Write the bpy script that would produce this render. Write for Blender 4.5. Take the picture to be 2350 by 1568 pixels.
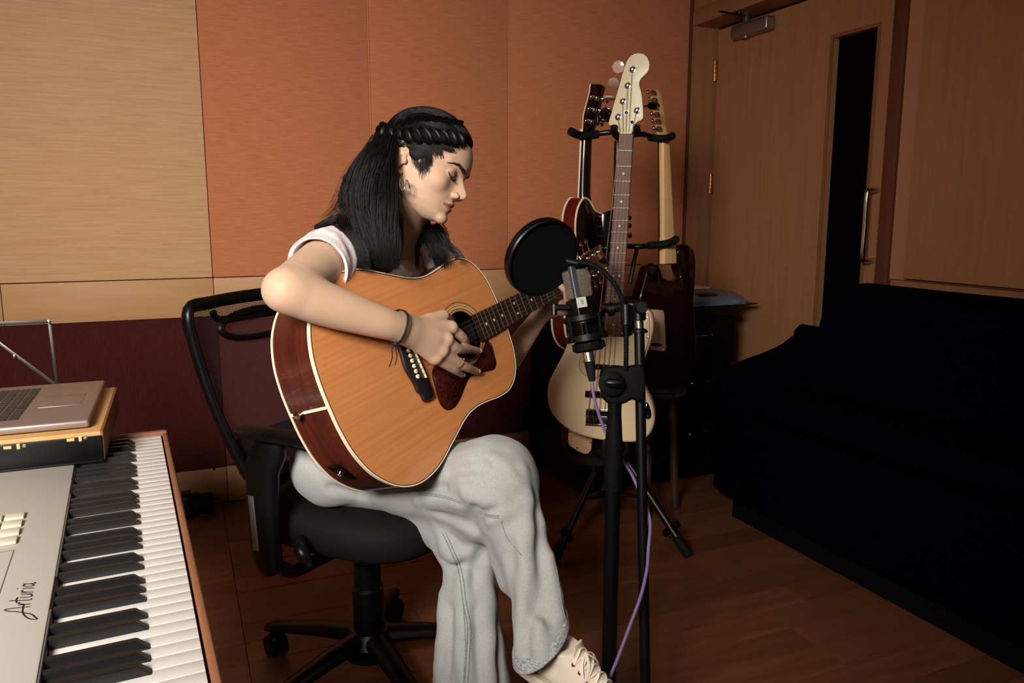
import bpy, bmesh, math, random
import numpy as np
from mathutils import Vector, Matrix, Euler
random.seed(7); rng = np.random.default_rng(7)
for o in list(bpy.data.objects): bpy.data.objects.remove(o)
SC = bpy.context.scene
COL = SC.collection
V = Vector
# ------------------------------------------------------------------ camera
FPX = 1801.0; TH = math.radians(9.3); YAW = math.atan(775/1825.0); CH = 1.10
fh = V((math.sin(YAW), math.cos(YAW), 0)); Rt = V((math.cos(YAW), -math.sin(YAW), 0))
Fw = fh*math.cos(TH) - V((0, 0, 1))*math.sin(TH); Up = Rt.cross(Fw)
CAM = V((0, 0, CH))
cd = bpy.data.cameras.new('camera'); cam = bpy.data.objects.new('camera', cd); COL.objects.link(cam)
cd.sensor_width = 36; cd.lens = 36*FPX/2350; cd.clip_start = 0.02
Mc = Matrix((Rt, Up, -Fw)).transposed().to_4x4(); Mc.translation = CAM; cam.matrix_world = Mc
SC.camera = cam
# ------------------------------------------------------------------ light
SC.view_settings.view_transform = 'Standard'; SC.view_settings.look = 'None'
SC.view_settings.gamma = 1; SC.view_settings.use_curve_mapping = False
SC.view_settings.exposure = 0.0
w = bpy.data.worlds.new('world'); SC.world = w; w.use_nodes = True
w.node_tree.nodes['Background'].inputs[0].default_value = (1.0, 0.86, 0.72, 1)
w.node_tree.nodes['Background'].inputs[1].default_value = 0.01
def area(name, loc, aim, size, power, color=(1, 1, 1), spread=180, sizey=None):
    l = bpy.data.lights.new(name, 'AREA'); l.energy = power; l.color = color; l.shape = 'RECTANGLE'
    l.size = size; l.size_y = sizey or size; l.spread = math.radians(spread)
    o = bpy.data.objects.new(name, l); COL.objects.link(o); o.location = loc
    o.rotation_euler = (V(aim)-V(loc)).to_track_quat('-Z', 'Y').to_euler()
    return o
area('softbox_light', (-0.95, -0.30, 1.85), (0.02, 1.9, 0.97), 0.7, 38, (1.0, 0.945, 0.88), 88)
area('room_fill_light', (0.9, 0.6, 1.98), (1.3, 2.2, 0.0), 1.2, 4.2, (1.0, 0.86, 0.72), 170)
# ------------------------------------------------------------------ pixel helpers (photo pixel -> real place at a stated depth or plane)
def ray(x, y): return Fw + Rt*((x-1175)/FPX) - Up*((y-784)/FPX)
def P(x, y, d): return CAM + ray(x, y)*d
def PZ(x, y, z): r = ray(x, y); return CAM + r*((z-CH)/r.z)
def PY(x, y, Y): r = ray(x, y); return CAM + r*(Y/r.y)
def PX(x, y, X): r = ray(x, y); return CAM + r*(X/r.x)
def PP(x, y, o, n): r = ray(x, y); return CAM + r*((o-CAM).dot(n)/r.dot(n))
# ------------------------------------------------------------------ materials
def srgb(c):
    return tuple([((v/255)/12.92 if v/255 <= .04045 else ((v/255+.055)/1.055)**2.4) for v in c])+(1,)
def mat(name, col, rough=.5, metal=0, spec=.5, coat=0, bump=None, var=None, sheen=0, aniso=0, trans=0, rnd=0):
    """bump=(kind, scale xyz, strength), var=(scale xyz, amount, darker colour)"""
    m = bpy.data.materials.new(name); m.use_nodes = True; nt = m.node_tree; N = nt.nodes; L = nt.links
    b = N['Principled BSDF']; b.inputs['Base Color'].default_value = srgb(col)
    b.inputs['Roughness'].default_value = rough; b.inputs['Metallic'].default_value = metal
    b.inputs['Specular IOR Level'].default_value = spec; b.inputs['Coat Weight'].default_value = coat
    b.inputs['Sheen Weight'].default_value = sheen; b.inputs['Anisotropic'].default_value = aniso
    tc = N.new('ShaderNodeTexCoord')
    def noise(scale, det=6, rough_=.6, dist=0):
        mp = N.new('ShaderNodeMapping'); mp.inputs['Scale'].default_value = scale; L.new(tc.outputs['Object'], mp.inputs['Vector'])
        n = N.new('ShaderNodeTexNoise'); n.inputs['Scale'].default_value = 1; n.inputs['Detail'].default_value = det
        n.inputs['Roughness'].default_value = rough_; n.inputs['Distortion'].default_value = dist
        L.new(mp.outputs[0], n.inputs['Vector']); return n
    colout = None
    if var:
        n = noise(var[0], 8, .65, var[3] if len(var) > 3 else 0)
        r = N.new('ShaderNodeValToRGB'); r.color_ramp.elements[0].position = .5-var[1]; r.color_ramp.elements[1].position = .5+var[1]
        r.color_ramp.elements[0].color = srgb(var[2]); r.color_ramp.elements[1].color = srgb(col)
        L.new(n.outputs['Fac'], r.inputs['Fac']); colout = r.outputs[0]
    if rnd:
        oi = N.new('ShaderNodeObjectInfo'); mm = N.new('ShaderNodeMapRange')
        mm.inputs['To Min'].default_value = 1-rnd; mm.inputs['To Max'].default_value = 1+rnd
        L.new(oi.outputs['Random'], mm.inputs['Value'])
        hv = N.new('ShaderNodeHueSaturation'); L.new(mm.outputs[0], hv.inputs['Value'])
        if colout: L.new(colout, hv.inputs['Color'])
        else: hv.inputs['Color'].default_value = srgb(col)
        colout = hv.outputs[0]
    if colout: L.new(colout, b.inputs['Base Color'])
    if bump:
        n = noise(bump[0], 4); bp = N.new('ShaderNodeBump'); bp.inputs['Strength'].default_value = bump[1]
        bp.inputs['Distance'].default_value = bump[2] if len(bump) > 2 else .002
        L.new(n.outputs['Fac'], bp.inputs['Height']); L.new(bp.outputs[0], b.inputs['Normal'])
    return m
M = {}
M['fabric_orange'] = mat('fabric_orange', (206, 128, 84), .95, bump=((60, 60, 700), .5, .002), var=((16, 16, 380), .2, (172, 100, 64)), sheen=.1)
M['fabric_beige'] = mat('fabric_beige', (212, 170, 126), .95, bump=((90, 60, 600), .4, .002), var=((9, 9, 220), .24, (190, 144, 100)), sheen=.1)
M['fabric_maroon'] = mat('fabric_maroon', (76, 25, 24), .95, spec=.2, bump=((500, 60, 120), .5, .002), var=((300, 60, 30), .2, (50, 16, 17)))
M['fabric_rose'] = mat('fabric_rose', (112, 46, 40), .95, spec=.2, bump=((500, 60, 120), .5, .002), var=((300, 60, 30), .2, (92, 36, 32)))
M['ply_light'] = mat('ply_light', (192, 146, 98), .6, var=((3, 3, 40), .3, (170, 122, 76)), bump=((5, 5, 90), .1, .001))
M['ply_low'] = mat('ply_low', (158, 112, 72), .6, var=((3, 3, 40), .3, (138, 96, 60)), bump=((5, 5, 90), .1, .001))
M['veneer'] = mat('veneer', (172, 120, 82), .55, var=((60, 60, 2.2), .3, (152, 102, 68)), bump=((200, 200, 8), .15, .0006))
M['veneer_dark'] = mat('veneer_dark', (98, 48, 32), .5, var=((60, 60, 3), .3, (82, 40, 26)))
M['veneer_frame'] = mat('veneer_frame', (160, 110, 74), .5, var=((40, 40, 4), .3, (140, 92, 60)))
M['fabric_side'] = mat('fabric_side', (178, 122, 92), .9, bump=((300, 300, 300), .5, .002))
M['ceiling'] = mat('ceiling', (110, 60, 44), .9, bump=((40, 40, 40), .2, .002))
M['floor_base'] = mat('floor_base', (10, 5, 3), .6)
M['plank'] = mat('plank', (124, 76, 48), .45, var=((2.5, 26, 8), .28, (88, 50, 30), .9), bump=((6, 120, 10), .12, .0008), rnd=.16)
M['black'] = mat('black_plastic', (5, 5, 6), .38, spec=.3, bump=((700, 700, 700), .08, .0003))
M['black_matte'] = mat('black_matte', (4, 4, 5), .7, spec=.15)
M['black_gloss'] = mat('black_gloss', (8, 7, 7), .12, coat=.6)
M['rubber'] = mat('rubber', (6, 6, 6), .75, spec=.25)
M['steel_dark'] = mat('steel_dark', (13, 13, 15), .35, .3)
M['chrome'] = mat('chrome', (205, 200, 192), .16, 1)
M['nickel'] = mat('nickel', (180, 172, 160), .32, 1)
M['steel'] = mat('steel', (150, 148, 145), .38, .9)
M['brass'] = mat('brass', (165, 120, 70), .35, 1)
M['white_plastic'] = mat('white_plastic', (206, 203, 197), .35)
M['case_white'] = mat('case_white', (176, 169, 160), .5)
M['key_black'] = mat('key_black', (24, 23, 23), .35, bump=((500, 500, 500), .05, .0003))
M['wood_trim'] = mat('wood_trim', (150, 98, 70), .5, var=((40, 4, 40), .3, (118, 72, 48)))
M['pad'] = mat('pad_rubber', (198, 190, 168), .6)
M['ink'] = mat('ink', (28, 26, 26), .6)
M['graphite'] = mat('graphite_line', (96, 92, 90), .6)
M['shelf_wood'] = mat('shelf_wood', (205, 160, 100), .5, var=((40, 4, 40), .3, (180, 132, 78)))
M['laptop'] = mat('laptop_aluminium', (150, 132, 124), .42, .55)
M['laptop_edge'] = mat('laptop_edge', (205, 198, 190), .3, .7)
M['laptop_key'] = mat('laptop_key', (44, 38, 34), .5)
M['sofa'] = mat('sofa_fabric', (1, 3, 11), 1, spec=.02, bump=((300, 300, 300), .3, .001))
M['desk'] = mat('desk_laminate', (18, 7, 5), .5, spec=.2)
M['desk_front'] = mat('desk_front', (6, 4, 3), .55, spec=.15)
M['device'] = mat('device_plastic', (92, 112, 128), .4)
M['paper'] = mat('paper', (215, 200, 180), .7)
def setp(ob, label=None, cat=None, group=None, kind=None):
    if label: ob['label'] = label
    if cat: ob['category'] = cat
    if group: ob['group'] = group
    if kind: ob['kind'] = kind
    return ob
def thing(name, loc, label, cat, group=None):
    o = bpy.data.objects.new(name, None); COL.objects.link(o); o.location = loc; o.empty_display_size = .05
    return setp(o, label, cat, group)
def parent(o, p):
    o.parent = p
    if p.type == 'EMPTY' or True:
        mw = Matrix.Identity(4); q = p
        while q: mw = q.matrix_basis.copy() @ mw if q.parent is None else q.matrix_parent_inverse @ q.matrix_basis @ mw; q = q.parent
        o.matrix_parent_inverse = mw.inverted()
    return o
class B:
    """collects shapes (world coordinates unless a matrix is given) into one mesh"""
    def __init__(s, mx=None): s.bm = bmesh.new(); s.mx = mx
    def _v(s, co): return s.bm.verts.new(V(co))
    def faces(s, vs, fs):
        v = [s._v(c) for c in vs]
        for f in fs:
            try: s.bm.faces.new([v[i] for i in f])
            except ValueError: pass
        return v
    def box(s, c, size, rot=None, bevel=0, seg=2):
        hx, hy, hz = [q/2 for q in size]; r = rot or Matrix.Identity(3)
        vs = [V(c)+r@V((x*hx, y*hy, z*hz)) for x in (-1, 1) for y in (-1, 1) for z in (-1, 1)]
        v = [s._v(q) for q in vs]
        fs = [s.bm.faces.new([v[i] for i in f]) for f in ((0, 1, 3, 2), (4, 6, 7, 5), (0, 4, 5, 1), (2, 3, 7, 6), (0, 2, 6, 4), (1, 5, 7, 3))]
        if bevel:
            es = list({e for f in fs for e in f.edges})
            bmesh.ops.bevel(s.bm, geom=es, offset=bevel, segments=seg, affect='EDGES', profile=.5)
        return s
    def ring_tube(s, pts, rad, n=10, caps=True, closed=False, flat=None, upv=None):
        """tube through pts; rad number or list; flat=(a,b) scales along the two cross axes"""
        pts = [V(p) for p in pts]; k = len(pts); rad = rad if hasattr(rad, '__len__') else [rad]*k
        tang = []
        for i in range(k):
            a = pts[(i-1) % k] if (i > 0 or closed) else pts[0]; b = pts[(i+1) % k] if (i < k-1 or closed) else pts[-1]
            tang.append((b-a).normalized() if (b-a).length > 1e-9 else V((0, 0, 1)))
        u = V(upv) if upv else (V((0, 0, 1)) if abs(tang[0].z) < .9 else V((1, 0, 0)))
        rings = []; fa, fb = flat or (1, 1)
        for i in range(k):
            t = tang[i]; u = (u-t*u.dot(t)); u = u.normalized() if u.length > 1e-6 else t.orthogonal().normalized()
            w_ = t.cross(u)
            rings.append([s._v(pts[i]+u*(math.cos(2*math.pi*j/n)*rad[i]*fa)+w_*(math.sin(2*math.pi*j/n)*rad[i]*fb)) for j in range(n)])
        for i in range(k if closed else k-1):
            a, b = rings[i], rings[(i+1) % k]
            for j in range(n):
                s.bm.faces.new((a[j], a[(j+1) % n], b[(j+1) % n], b[j]))
        if caps and not closed:
            s.bm.faces.new(rings[0][::-1]); s.bm.faces.new(rings[-1])
        return s
    tube = ring_tube
    def lathe(s, prof, o, axis, n=24, caps=True):
        """prof: [(r, h)...] about axis from o"""
        ax = V(axis).normalized(); u = ax.orthogonal().normalized(); w_ = ax.cross(u); rings = []
        for r, h in prof:
            rings.append([s._v(V(o)+ax*h+u*(math.cos(2*math.pi*j/n)*r)+w_*(math.sin(2*math.pi*j/n)*r)) for j in range(n)])
        for a, b in zip(rings, rings[1:]):
            for j in range(n): s.bm.faces.new((a[j], a[(j+1) % n], b[(j+1) % n], b[j]))
        if caps:
            if prof[0][0] > 1e-5: s.bm.faces.new(rings[0][::-1])
            if prof[-1][0] > 1e-5: s.bm.faces.new(rings[-1])
        return s
    def prism(s, poly, off, bevel=0, seg=2):
        """poly: 3D loop; off: extrusion vector"""
        off = V(off); k = len(poly)
        a = [s._v(V(p)) for p in poly]; b = [s._v(V(p)+off) for p in poly]
        f = [s.bm.faces.new(a[::-1]), s.bm.faces.new(b)]
        for i in range(k): f.append(s.bm.faces.new((a[i], a[(i+1) % k], b[(i+1) % k], b[i])))
        bmesh.ops.recalc_face_normals(s.bm, faces=f)
        if bevel:
            es = list(f[0].edges)+list(f[1].edges)
            bmesh.ops.bevel(s.bm, geom=es, offset=bevel, segments=seg, affect='EDGES', profile=.5)
        return s
    def ell(s, c, r, rot=None, n=16, m=10):
        rot = rot or Matrix.Identity(3); rings = []
        for i in range(m+1):
            t = math.pi*i/m; rr = max(math.sin(t), 1e-3)
            rings.append([s._v(V(c)+rot@V((r[0]*rr*math.cos(2*math.pi*j/n), r[1]*rr*math.sin(2*math.pi*j/n), r[2]*math.cos(t)))) for j in range(n)])
        for a, b in zip(rings, rings[1:]):
            for j in range(n): s.bm.faces.new((a[j], b[j], b[(j+1) % n], a[(j+1) % n]))
        return s
    def build(s, name, m, par=None, smooth=True, ang=35, **kw):
        me = bpy.data.meshes.new(name)
        bmesh.ops.recalc_face_normals(s.bm, faces=s.bm.faces[:])
        s.bm.to_mesh(me); s.bm.free()
        for mm in (m if isinstance(m, (list, tuple)) else [m]): me.materials.append(mm)
        if smooth:
            me.shade_smooth(); me.set_sharp_from_angle(angle=math.radians(ang))
        o = bpy.data.objects.new(name, me); COL.objects.link(o)
        if s.mx: o.matrix_basis = s.mx
        if par is not None: parent(o, par)
        setp(o, **kw); return o
def inst(name, me, par, loc, rot=None):
    o = bpy.data.objects.new(name, me); COL.objects.link(o)
    mb = (rot.to_4x4() if rot else Matrix.Identity(4)); mb.translation = V(loc); o.matrix_basis = mb
    parent(o, par); return o
def cr(pts, n=8, closed=False):
    """Catmull-Rom through points"""
    pts = [V(p) for p in pts]; k = len(pts); out = []
    for i in range(k if closed else k-1):
        g = lambda j: pts[j % k] if closed else pts[max(0, min(k-1, j))]
        a, b, c, d = g(i-1), g(i), g(i+1), g(i+2)
        for q in range(n):
            t = q/n; out.append(.5*((2*b)+(c-a)*t+(2*a-5*b+4*c-d)*t*t+(3*b-a-3*c+d)*t**3))
    if not closed: out.append(pts[-1])
    return out
def fr(x, y=None):
    """3x3 matrix from x axis, approximate y axis"""
    x = V(x).normalized(); z = x.cross(V(y)).normalized(); y = z.cross(x); return Matrix((x, y, z)).transposed()
def text_mesh(txt, size, shear=0, ext=.0003):
    c = bpy.data.curves.new('t', 'FONT'); c.body = txt; c.size = size; c.shear = shear; c.extrude = ext
    c.align_x = 'CENTER'; c.align_y = 'CENTER'
    o = bpy.data.objects.new('t', c); COL.objects.link(o); bpy.context.view_layer.update()
    me = bpy.data.meshes.new_from_object(o); bpy.data.objects.remove(o); bpy.data.curves.remove(c); return me
# ================================================================== ROOM
YB, XR, ZC = 3.076, 2.168, 2.03
ST = 'structure'
fl = B().box((.5, 1.2, -.03), (5.4, 4.4, .05)).build('floor', M['floor_base'], smooth=False, kind=ST)
# floor boards run along X, rows staggered; a joint line crosses the room at x = .10
def plank_mesh(L, W):
    b = B(); b.box((L/2, W/2, -.0045), (L-.0018, W-.0018, .009))
    me = bpy.data.meshes.new('floor_plank'); b.bm.to_mesh(me); b.bm.free(); me.materials.append(M['plank']); return me
PW = .098
pm = {L: plank_mesh(L, PW) for L in (.45, .6, .75, .9)}
cnt = 0
row = 0; y = .62
def plank(L, x, y):
    global cnt
    me = pm[L]; o = bpy.data.objects.new('floor_plank', me); COL.objects.link(o); o.location = (x, y, .004+random.uniform(-.0006, .0006)); o.parent = fl; cnt += 1
while y < YB-.01:
    x = .098
    x -= 0
    seq = random.choice([(.45,), (.75,), (.6,), (.9,)])
    first = True
    while x < XR+.15:
        L = seq[0] if first else random.choice([.6, .75, .9]); first = False
        plank(L, x, y); x += L
    x = .098
    while x > -1.0:
        L = random.choice([.75, .9, .6]); x -= L; plank(L, x, y)
    y += PW; row += 1
# --- back wall
wb = B().box((.4, YB+.06, 1.0), (3.9, .08, 2.2)).build('wall_back', M['ply_low'], smooth=False, kind=ST)
def wallbox(name, x0, x1, z0, z1, t, m, par, bev=.004, y=YB, **k):
    return B().box(((x0+x1)/2, y-t/2+.02, (z0+z1)/2), (x1-x0, t+.04, z1-z0), bevel=bev).build(name, m, par, **k)
zs = 0.868; zm = .724; zb = .148
xs0, xs1, xs2 = PY(470, 350, YB).x, PY(850, 330, YB).x, PY(1164, 400, YB).x
wallbox('fabric_panel', -1.55, xs0, zs, ZC, .012, M['fabric_beige'], wb, label='beige fabric wall panel')
wallbox('fabric_panel', xs0+.0015, xs1-.002, zs, ZC, .0125, M['fabric_orange'], wb)
wallbox('fabric_panel', xs1+.002, xs2-.002, zs, ZC, .0125, M['fabric_orange'], wb)
wallbox('fabric_panel', xs2+.002, XR, zs, ZC, .0125, M['fabric_orange'], wb)
piping = mat('piping_orange', (205, 128, 84), .8)
for x in (xs1, xs2): B().tube([(x, YB-.013, zs), (x, YB-.013, ZC)], .0028, 8).build('piping', piping, wb)
xj = [-1.55, -.55, PY(490, 660, YB).x, 1.02, XR]
for a, b in zip(xj, xj[1:]): wallbox('ply_strip', a+.001, b-.001, zm+.001, zs-.003, .006, M['ply_light'], wb, .0015)
xm = PY(515, 1000, YB).x
xr2 = PY(1206, 900, YB).x
wallbox('fabric_panel', -1.55, xm-.001, zb, zm, .012, M['fabric_maroon'], wb, label='dark maroon fabric wall panel')
wallbox('fabric_panel', xm+.001, xm+.62, zb+.006, zm, .010, M['fabric_rose'], wb, label='rose coloured fabric wall panel')
wallbox('fabric_panel', xm+.622, XR, zb, zm, .012, M['fabric_maroon'], wb)
bb = []
for a, b in ((-1.55, xm-.0), (xm+.001, .55), (.552, XR)):
    wallbox('baseboard_back', a, b-.001, .009, zb-.002, .008, M['ply_low'], None, .0015, kind=ST)
for px, py in ((491, 1077), (498, 1145)):
    p = PY(px, py, YB-.01); B().lathe([(.004, 0), (.003, .002), (0, .0022)], p, (0, -1, 0), 10).build('screw_head', M['steel_dark'], wb)
# --- ceiling, left and rear walls (outside the picture, close the room)
B().box((.4, .9, ZC+.03), (3.95, 4.6, .06)).build('ceiling', M['ceiling'], smooth=False, kind=ST)
B().box((-1.6, .9, 1.0), (.08, 4.6, 2.2)).build('wall_left', M['fabric_beige'], smooth=False, kind=ST)
B().box((.4, -1.35, 1.0), (3.95, .08, 2.2)).build('wall_front', M['ply_low'], smooth=False, kind=ST)
# --- right wall with a deep door recess.  Wall face X = XR ; door face X = XD
ya = PX(1594, 60, XR).y; XD = PY(1645, 71, ya).x
yd1 = 1.900                                 # near side of the opening
zh = PX(1594, 60, XR).z   # underside of the lintel at the wall face
wr = B()
wr.box((XR+.10, (yd1-1.4)/2+.0, 1.0), (.20, yd1+1.4, 2.2))
wr.box((XR+.10, (ya+YB)/2+.02, 1.0), (.20, YB-ya+.04, 2.2))
wr.box((XR+.10, (ya+yd1)/2, (zh+2.1)/2), (.20, ya-yd1, 2.1-zh))
wr = wr.build('wall_right', M['veneer_frame'], smooth=False, kind=ST)
# architrave mouldings on the wall face
def rbox(name, x0, x1, y0, y1, z0, z1, m, par, bev=.003, **k):
    return B().box(((x0+x1)/2, (y0+y1)/2, (z0+z1)/2), (abs(x1-x0), abs(y1-y0), abs(z1-z0)), bevel=bev).build(name, m, par, **k)
rbox('trim_1', XR-.012, XR, YB-.028, YB-.001, 0.01, ZC-.002, M['veneer_dark'], None, kind=ST)
rbox('trim_2', XR-.006, XR, ya, YB-.03, 0.01, zh+.06, M['veneer_frame'], None, kind=ST)
# near jamb (dark red brown post) seen at the right of the door
pj0, pj1 = PX(2060, 10, XR).y, PX(2100, 300, XR).y
rbox('trim_3', XR-.02, XD, 1.900, 1.950, 0.01, zh, M['veneer_dark'], None, kind=ST)
rbox('trim_4', XR-.004, XR, 1.900, ya, zh, zh+.07, M['veneer_frame'], None, kind=ST)
# fabric strip and veneer acoustic panel on the right wall
yf = PX(2100, 100, XR-.005).y
rbox('fabric_panel', XR-.012, XR, -.9, 1.897, .885, ZC-.01, M['fabric_side'], wr, label='pinkish fabric backed wall panel edge')
yv = PX(2095, 300, XR-.03).y
rbox('veneer_panel', XR-.036, XR-.013, -.9, 1.822, .893, ZC-.01, M['veneer'], wr)
p = PX(2066, 636, XR-.002); B().lathe([(.005, 0), (.004, .003), (0, .004)], p, (-1, 0, 0), 12).build('screw_head', M['brass'], wr)
# --- door
yw0, yw1 = 2.245, 2.055   # vision slot near/far, refined below
def dp(px, py, X=XD): return PX(px, py, X)
za, zbm = 1.715, .10
ytl = dp(1914, 85).y; ytr = dp(2016, 62).y; ztop = dp(1925, 85).z
door = B(); zd = PX(1645, 71, XD).z
print('DOOR', ya, XD, zh, zd)
x0, x1 = XD, XD+.045
y0, y1 = 1.952, ya-.014
B().box((XD+.03, ya-.007, 1.0), (.03, .014, 2.0)).build('gap_shade_strip', M['black_matte'], smooth=False, kind=ST)  # black strip added to darken the gap between leaf and frame
for (ya_, yb_, z0_, z1_) in ((y0, ytr, .015, zd), (ytl, y1, .015, zd), (ytr, ytl, ztop, zd), (ytr, ytl, .015, .30)):
    door.box(((x0+x1)/2, (ya_+yb_)/2, (z0_+z1_)/2), (x1-x0, abs(yb_-ya_), z1_-z0_))
door = door.build('door_1', M['veneer'], smooth=False, kind=ST)
glass = mat('dark_glass', (2, 2, 4), .4, spec=.04)
B().box((XD+.03, (ytl+ytr)/2, (ztop+.30)/2), (.006, ytl-ytr, ztop-.30)).build('vision_pane', glass, door, smooth=False)
bead = mat('bead_wood', (150, 98, 62), .5, var=((40, 40, 6), .3, (110, 68, 42)))
b = B(); t = .013
for (a, c, z0_, z1_) in ((ytr-t, ytr, .29, ztop+t), (ytl, ytl+t, .29, ztop+t), (ytr, ytl, ztop, ztop+t)):
    b.box((XD-.0015, (a+c)/2, (z0_+z1_)/2), (.006, abs(c-a), z1_-z0_), bevel=.001)
b.build('glazing_bead', bead, door)
# pull handle
hx = XD-.055; hy = dp(2012, 515).y
hb, ht = PX(2006, 600, hx), PX(2026, 435, hx)
pts = cr([(XD, hy, ht.z), (hx+.012, hy, ht.z), (hx, hy, ht.z-.018), (hx, hy, (ht.z+hb.z)/2), (hx, hy, hb.z+.018), (hx+.012, hy, hb.z), (XD, hy, hb.z)], 6)
B().tube(pts, .0095, 14).build('door_handle', M['chrome'], door)
# hinges
for zc in (PY(1641, 163, ya).z, PY(1633, 422, ya).z, .35):
    hg = B(); hg.box((XD-.002, ya-.012, zc), (.004, .018, .09), bevel=.001)
    for k in range(5): hg.tube([(XD-.006, ya-.004, zc-.045+.018*k+.001), (XD-.006, ya-.004, zc-.045+.018*(k+1)-.001)], .005, 10)
    hg.build('hinge', M['brass'], door)
# black gap line is an added strip standing in for the gap's shade.  closer:
c0, c1 = PX(1690, 70, XD-.03), PX(1762, 52, XD-.03)
cl = thing('door_closer', (XD, (c0.y+c1.y)/2, c0.z), 'grey metal door closer box at the top of the door', 'door closer')
B().box((XD-.026, (c0.y+c1.y)/2, (c0.z+c1.z)/2-.005), (.05, abs(c1.y-c0.y)+.03, .055), bevel=.008, seg=3).build('body', M['steel'], cl)
pv = PX(1712, 60, XD-.03); pv2 = V((XD-.03, pv.y, c0.z+.028))
B().lathe([(.014, -.07), (.014, .012), (.009, .02)], pv2, (0, 0, 1), 16).build('spindle', M['steel'], cl)
e = V((XR+.015, PX(1690, 5, XR).y, zh-.012)); el = V((XR-.06, pv.y-.02, c0.z+.045))
B().tube([pv2+V((0, 0, .016)), el], .008, 8, flat=(.4, 1)).build('arm', M['steel_dark'], cl)
B().tube([el, e], .007, 8, flat=(.5, 1)).tube([e, e+V((0, 0, .02))], .012, 10).build('arm', M['steel_dark'], cl)
# ================================================================== SOFA
XS = 1.77; YS = 2.25
so = thing('sofa', (1.97, 1.3, 0), 'dark navy fabric sofa along the right wall', 'sofa')
ysf = 0.35
def soft(name, c, size, bev, m, par, sub=1, puff=0, **k):
    b = B(); b.box((0, 0, 0), size, bevel=bev, seg=4)
    if puff:
        bmesh.ops.subdivide_edges(b.bm, edges=b.bm.edges[:], cuts=3, use_grid_fill=True)
        hx, hy, hz = [q/2 for q in size]
        for v in b.bm.verts:
            fx, fy, fz = v.co.x/hx, v.co.y/hy, v.co.z/hz
            v.co.z += puff*max(0, 1-fx*fx)*max(0, 1-fy*fy)*np.sign(v.co.z)
            v.co.x += puff*.5*max(0, 1-fz*fz)*max(0, 1-fy*fy)*np.sign(v.co.x)
    for v in b.bm.verts: v.co += V(c)
    return b.build(name, m, par, ang=60, **k)
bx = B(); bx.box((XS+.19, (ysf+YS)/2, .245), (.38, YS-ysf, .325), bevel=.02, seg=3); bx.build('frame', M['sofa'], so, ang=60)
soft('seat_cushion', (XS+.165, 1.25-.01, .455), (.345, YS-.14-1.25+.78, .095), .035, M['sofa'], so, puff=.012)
B().box((XS+.2, (ysf+YS)/2, .05), (.32, YS-ysf-.1, .09)).build('plinth', M['black_matte'], so, smooth=False)
# arm at the far end: outline in the X-Z plane swept along Y
prof = [(XS, .10), (XS-.005, .30), (XS-.012, .42), (XS+.0, .50), (XS+.04, .545), (XS+.12, .575), (XS+.2, .593), (XS+.28, .618), (XS+.34, .65), (XS+.38, .65), (XS+.38, .10)]
pl = cr([(a, 0, b_) for a, b_ in prof], 4)
for yy in (YS-.16, ysf-.16):
    B().prism([V((q.x, yy, q.z)) for q in pl], (0, .19, 0), bevel=.025, seg=4).build('arm', M['sofa'], so, ang=70)
# back: leaning wedge with softly crowned top
bk = B(); pr = [(XS+.20, .44), (XS+.235, .60), (XS+.27, .76), (XS+.29, .83), (XS+.33, .852), (XS+.38, .84), (XS+.385, .44)]
pl = cr([(a, 0, b_) for a, b_ in pr], 4)
ys_ = np.concatenate([2.075-np.array([0, .008, .02, .04, .07, .12]), np.linspace(1.85, ysf+.02, 10)]); rings = []
for yy in ys_:
    t = (2.075-yy)/.13; e_ = min(1, max(0, t)); h = .80+.20*math.sqrt(max(0, 1-(1-e_)**2)) - .012*math.sin((YS-yy)*2.6)
    rings.append([bk._v((q.x, yy, .44+(q.z-.44)*h)) for q in pl])
for a, c in zip(rings, rings[1:]):
    for j in range(len(pl)-1): bk.bm.faces.new((a[j], a[j+1], c[j+1], c[j]))
    bk.bm.faces.new((a[-1], a[0], c[0], c[-1]))
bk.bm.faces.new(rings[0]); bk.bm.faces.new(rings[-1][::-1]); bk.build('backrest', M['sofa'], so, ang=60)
# ================================================================== DESK behind the guitars
YD = 2.56; XL = 1.365; XE = 2.085; HD = .725
dk = thing('desk', (1.75, 2.8, 0), 'dark desk with drawers behind the guitar stand', 'desk')
B().box(((XL+XE)/2, (YD+YB)/2-.01, .36), (XE-XL-.03, YB-YD-.05, .66)).build('carcass', M['desk_front'], dk, smooth=False)
B().box(((XL+XE)/2, (YD+YB)/2-.01, HD-.018), (XE-XL+.02, YB-YD-.02, .036), bevel=.003).build('desk_top', M['desk'], dk)
for z0, z1 in ((.50, .675), (.29, .485), (.06, .275)):
    d_ = B().box((1.90, YD+.004, (z0+z1)/2), (.34, .016, z1-z0), bevel=.002).build('drawer', M['desk_front'], dk)
    zz = z1-.055; xx = 1.90
    B().tube(cr([(xx-.05, YD-.004, zz), (xx-.045, YD-.024, zz), (xx, YD-.028, zz), (xx+.045, YD-.024, zz), (xx+.05, YD-.004, zz)], 4), .0032, 8).build('handle', M['chrome'], d_)
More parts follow.
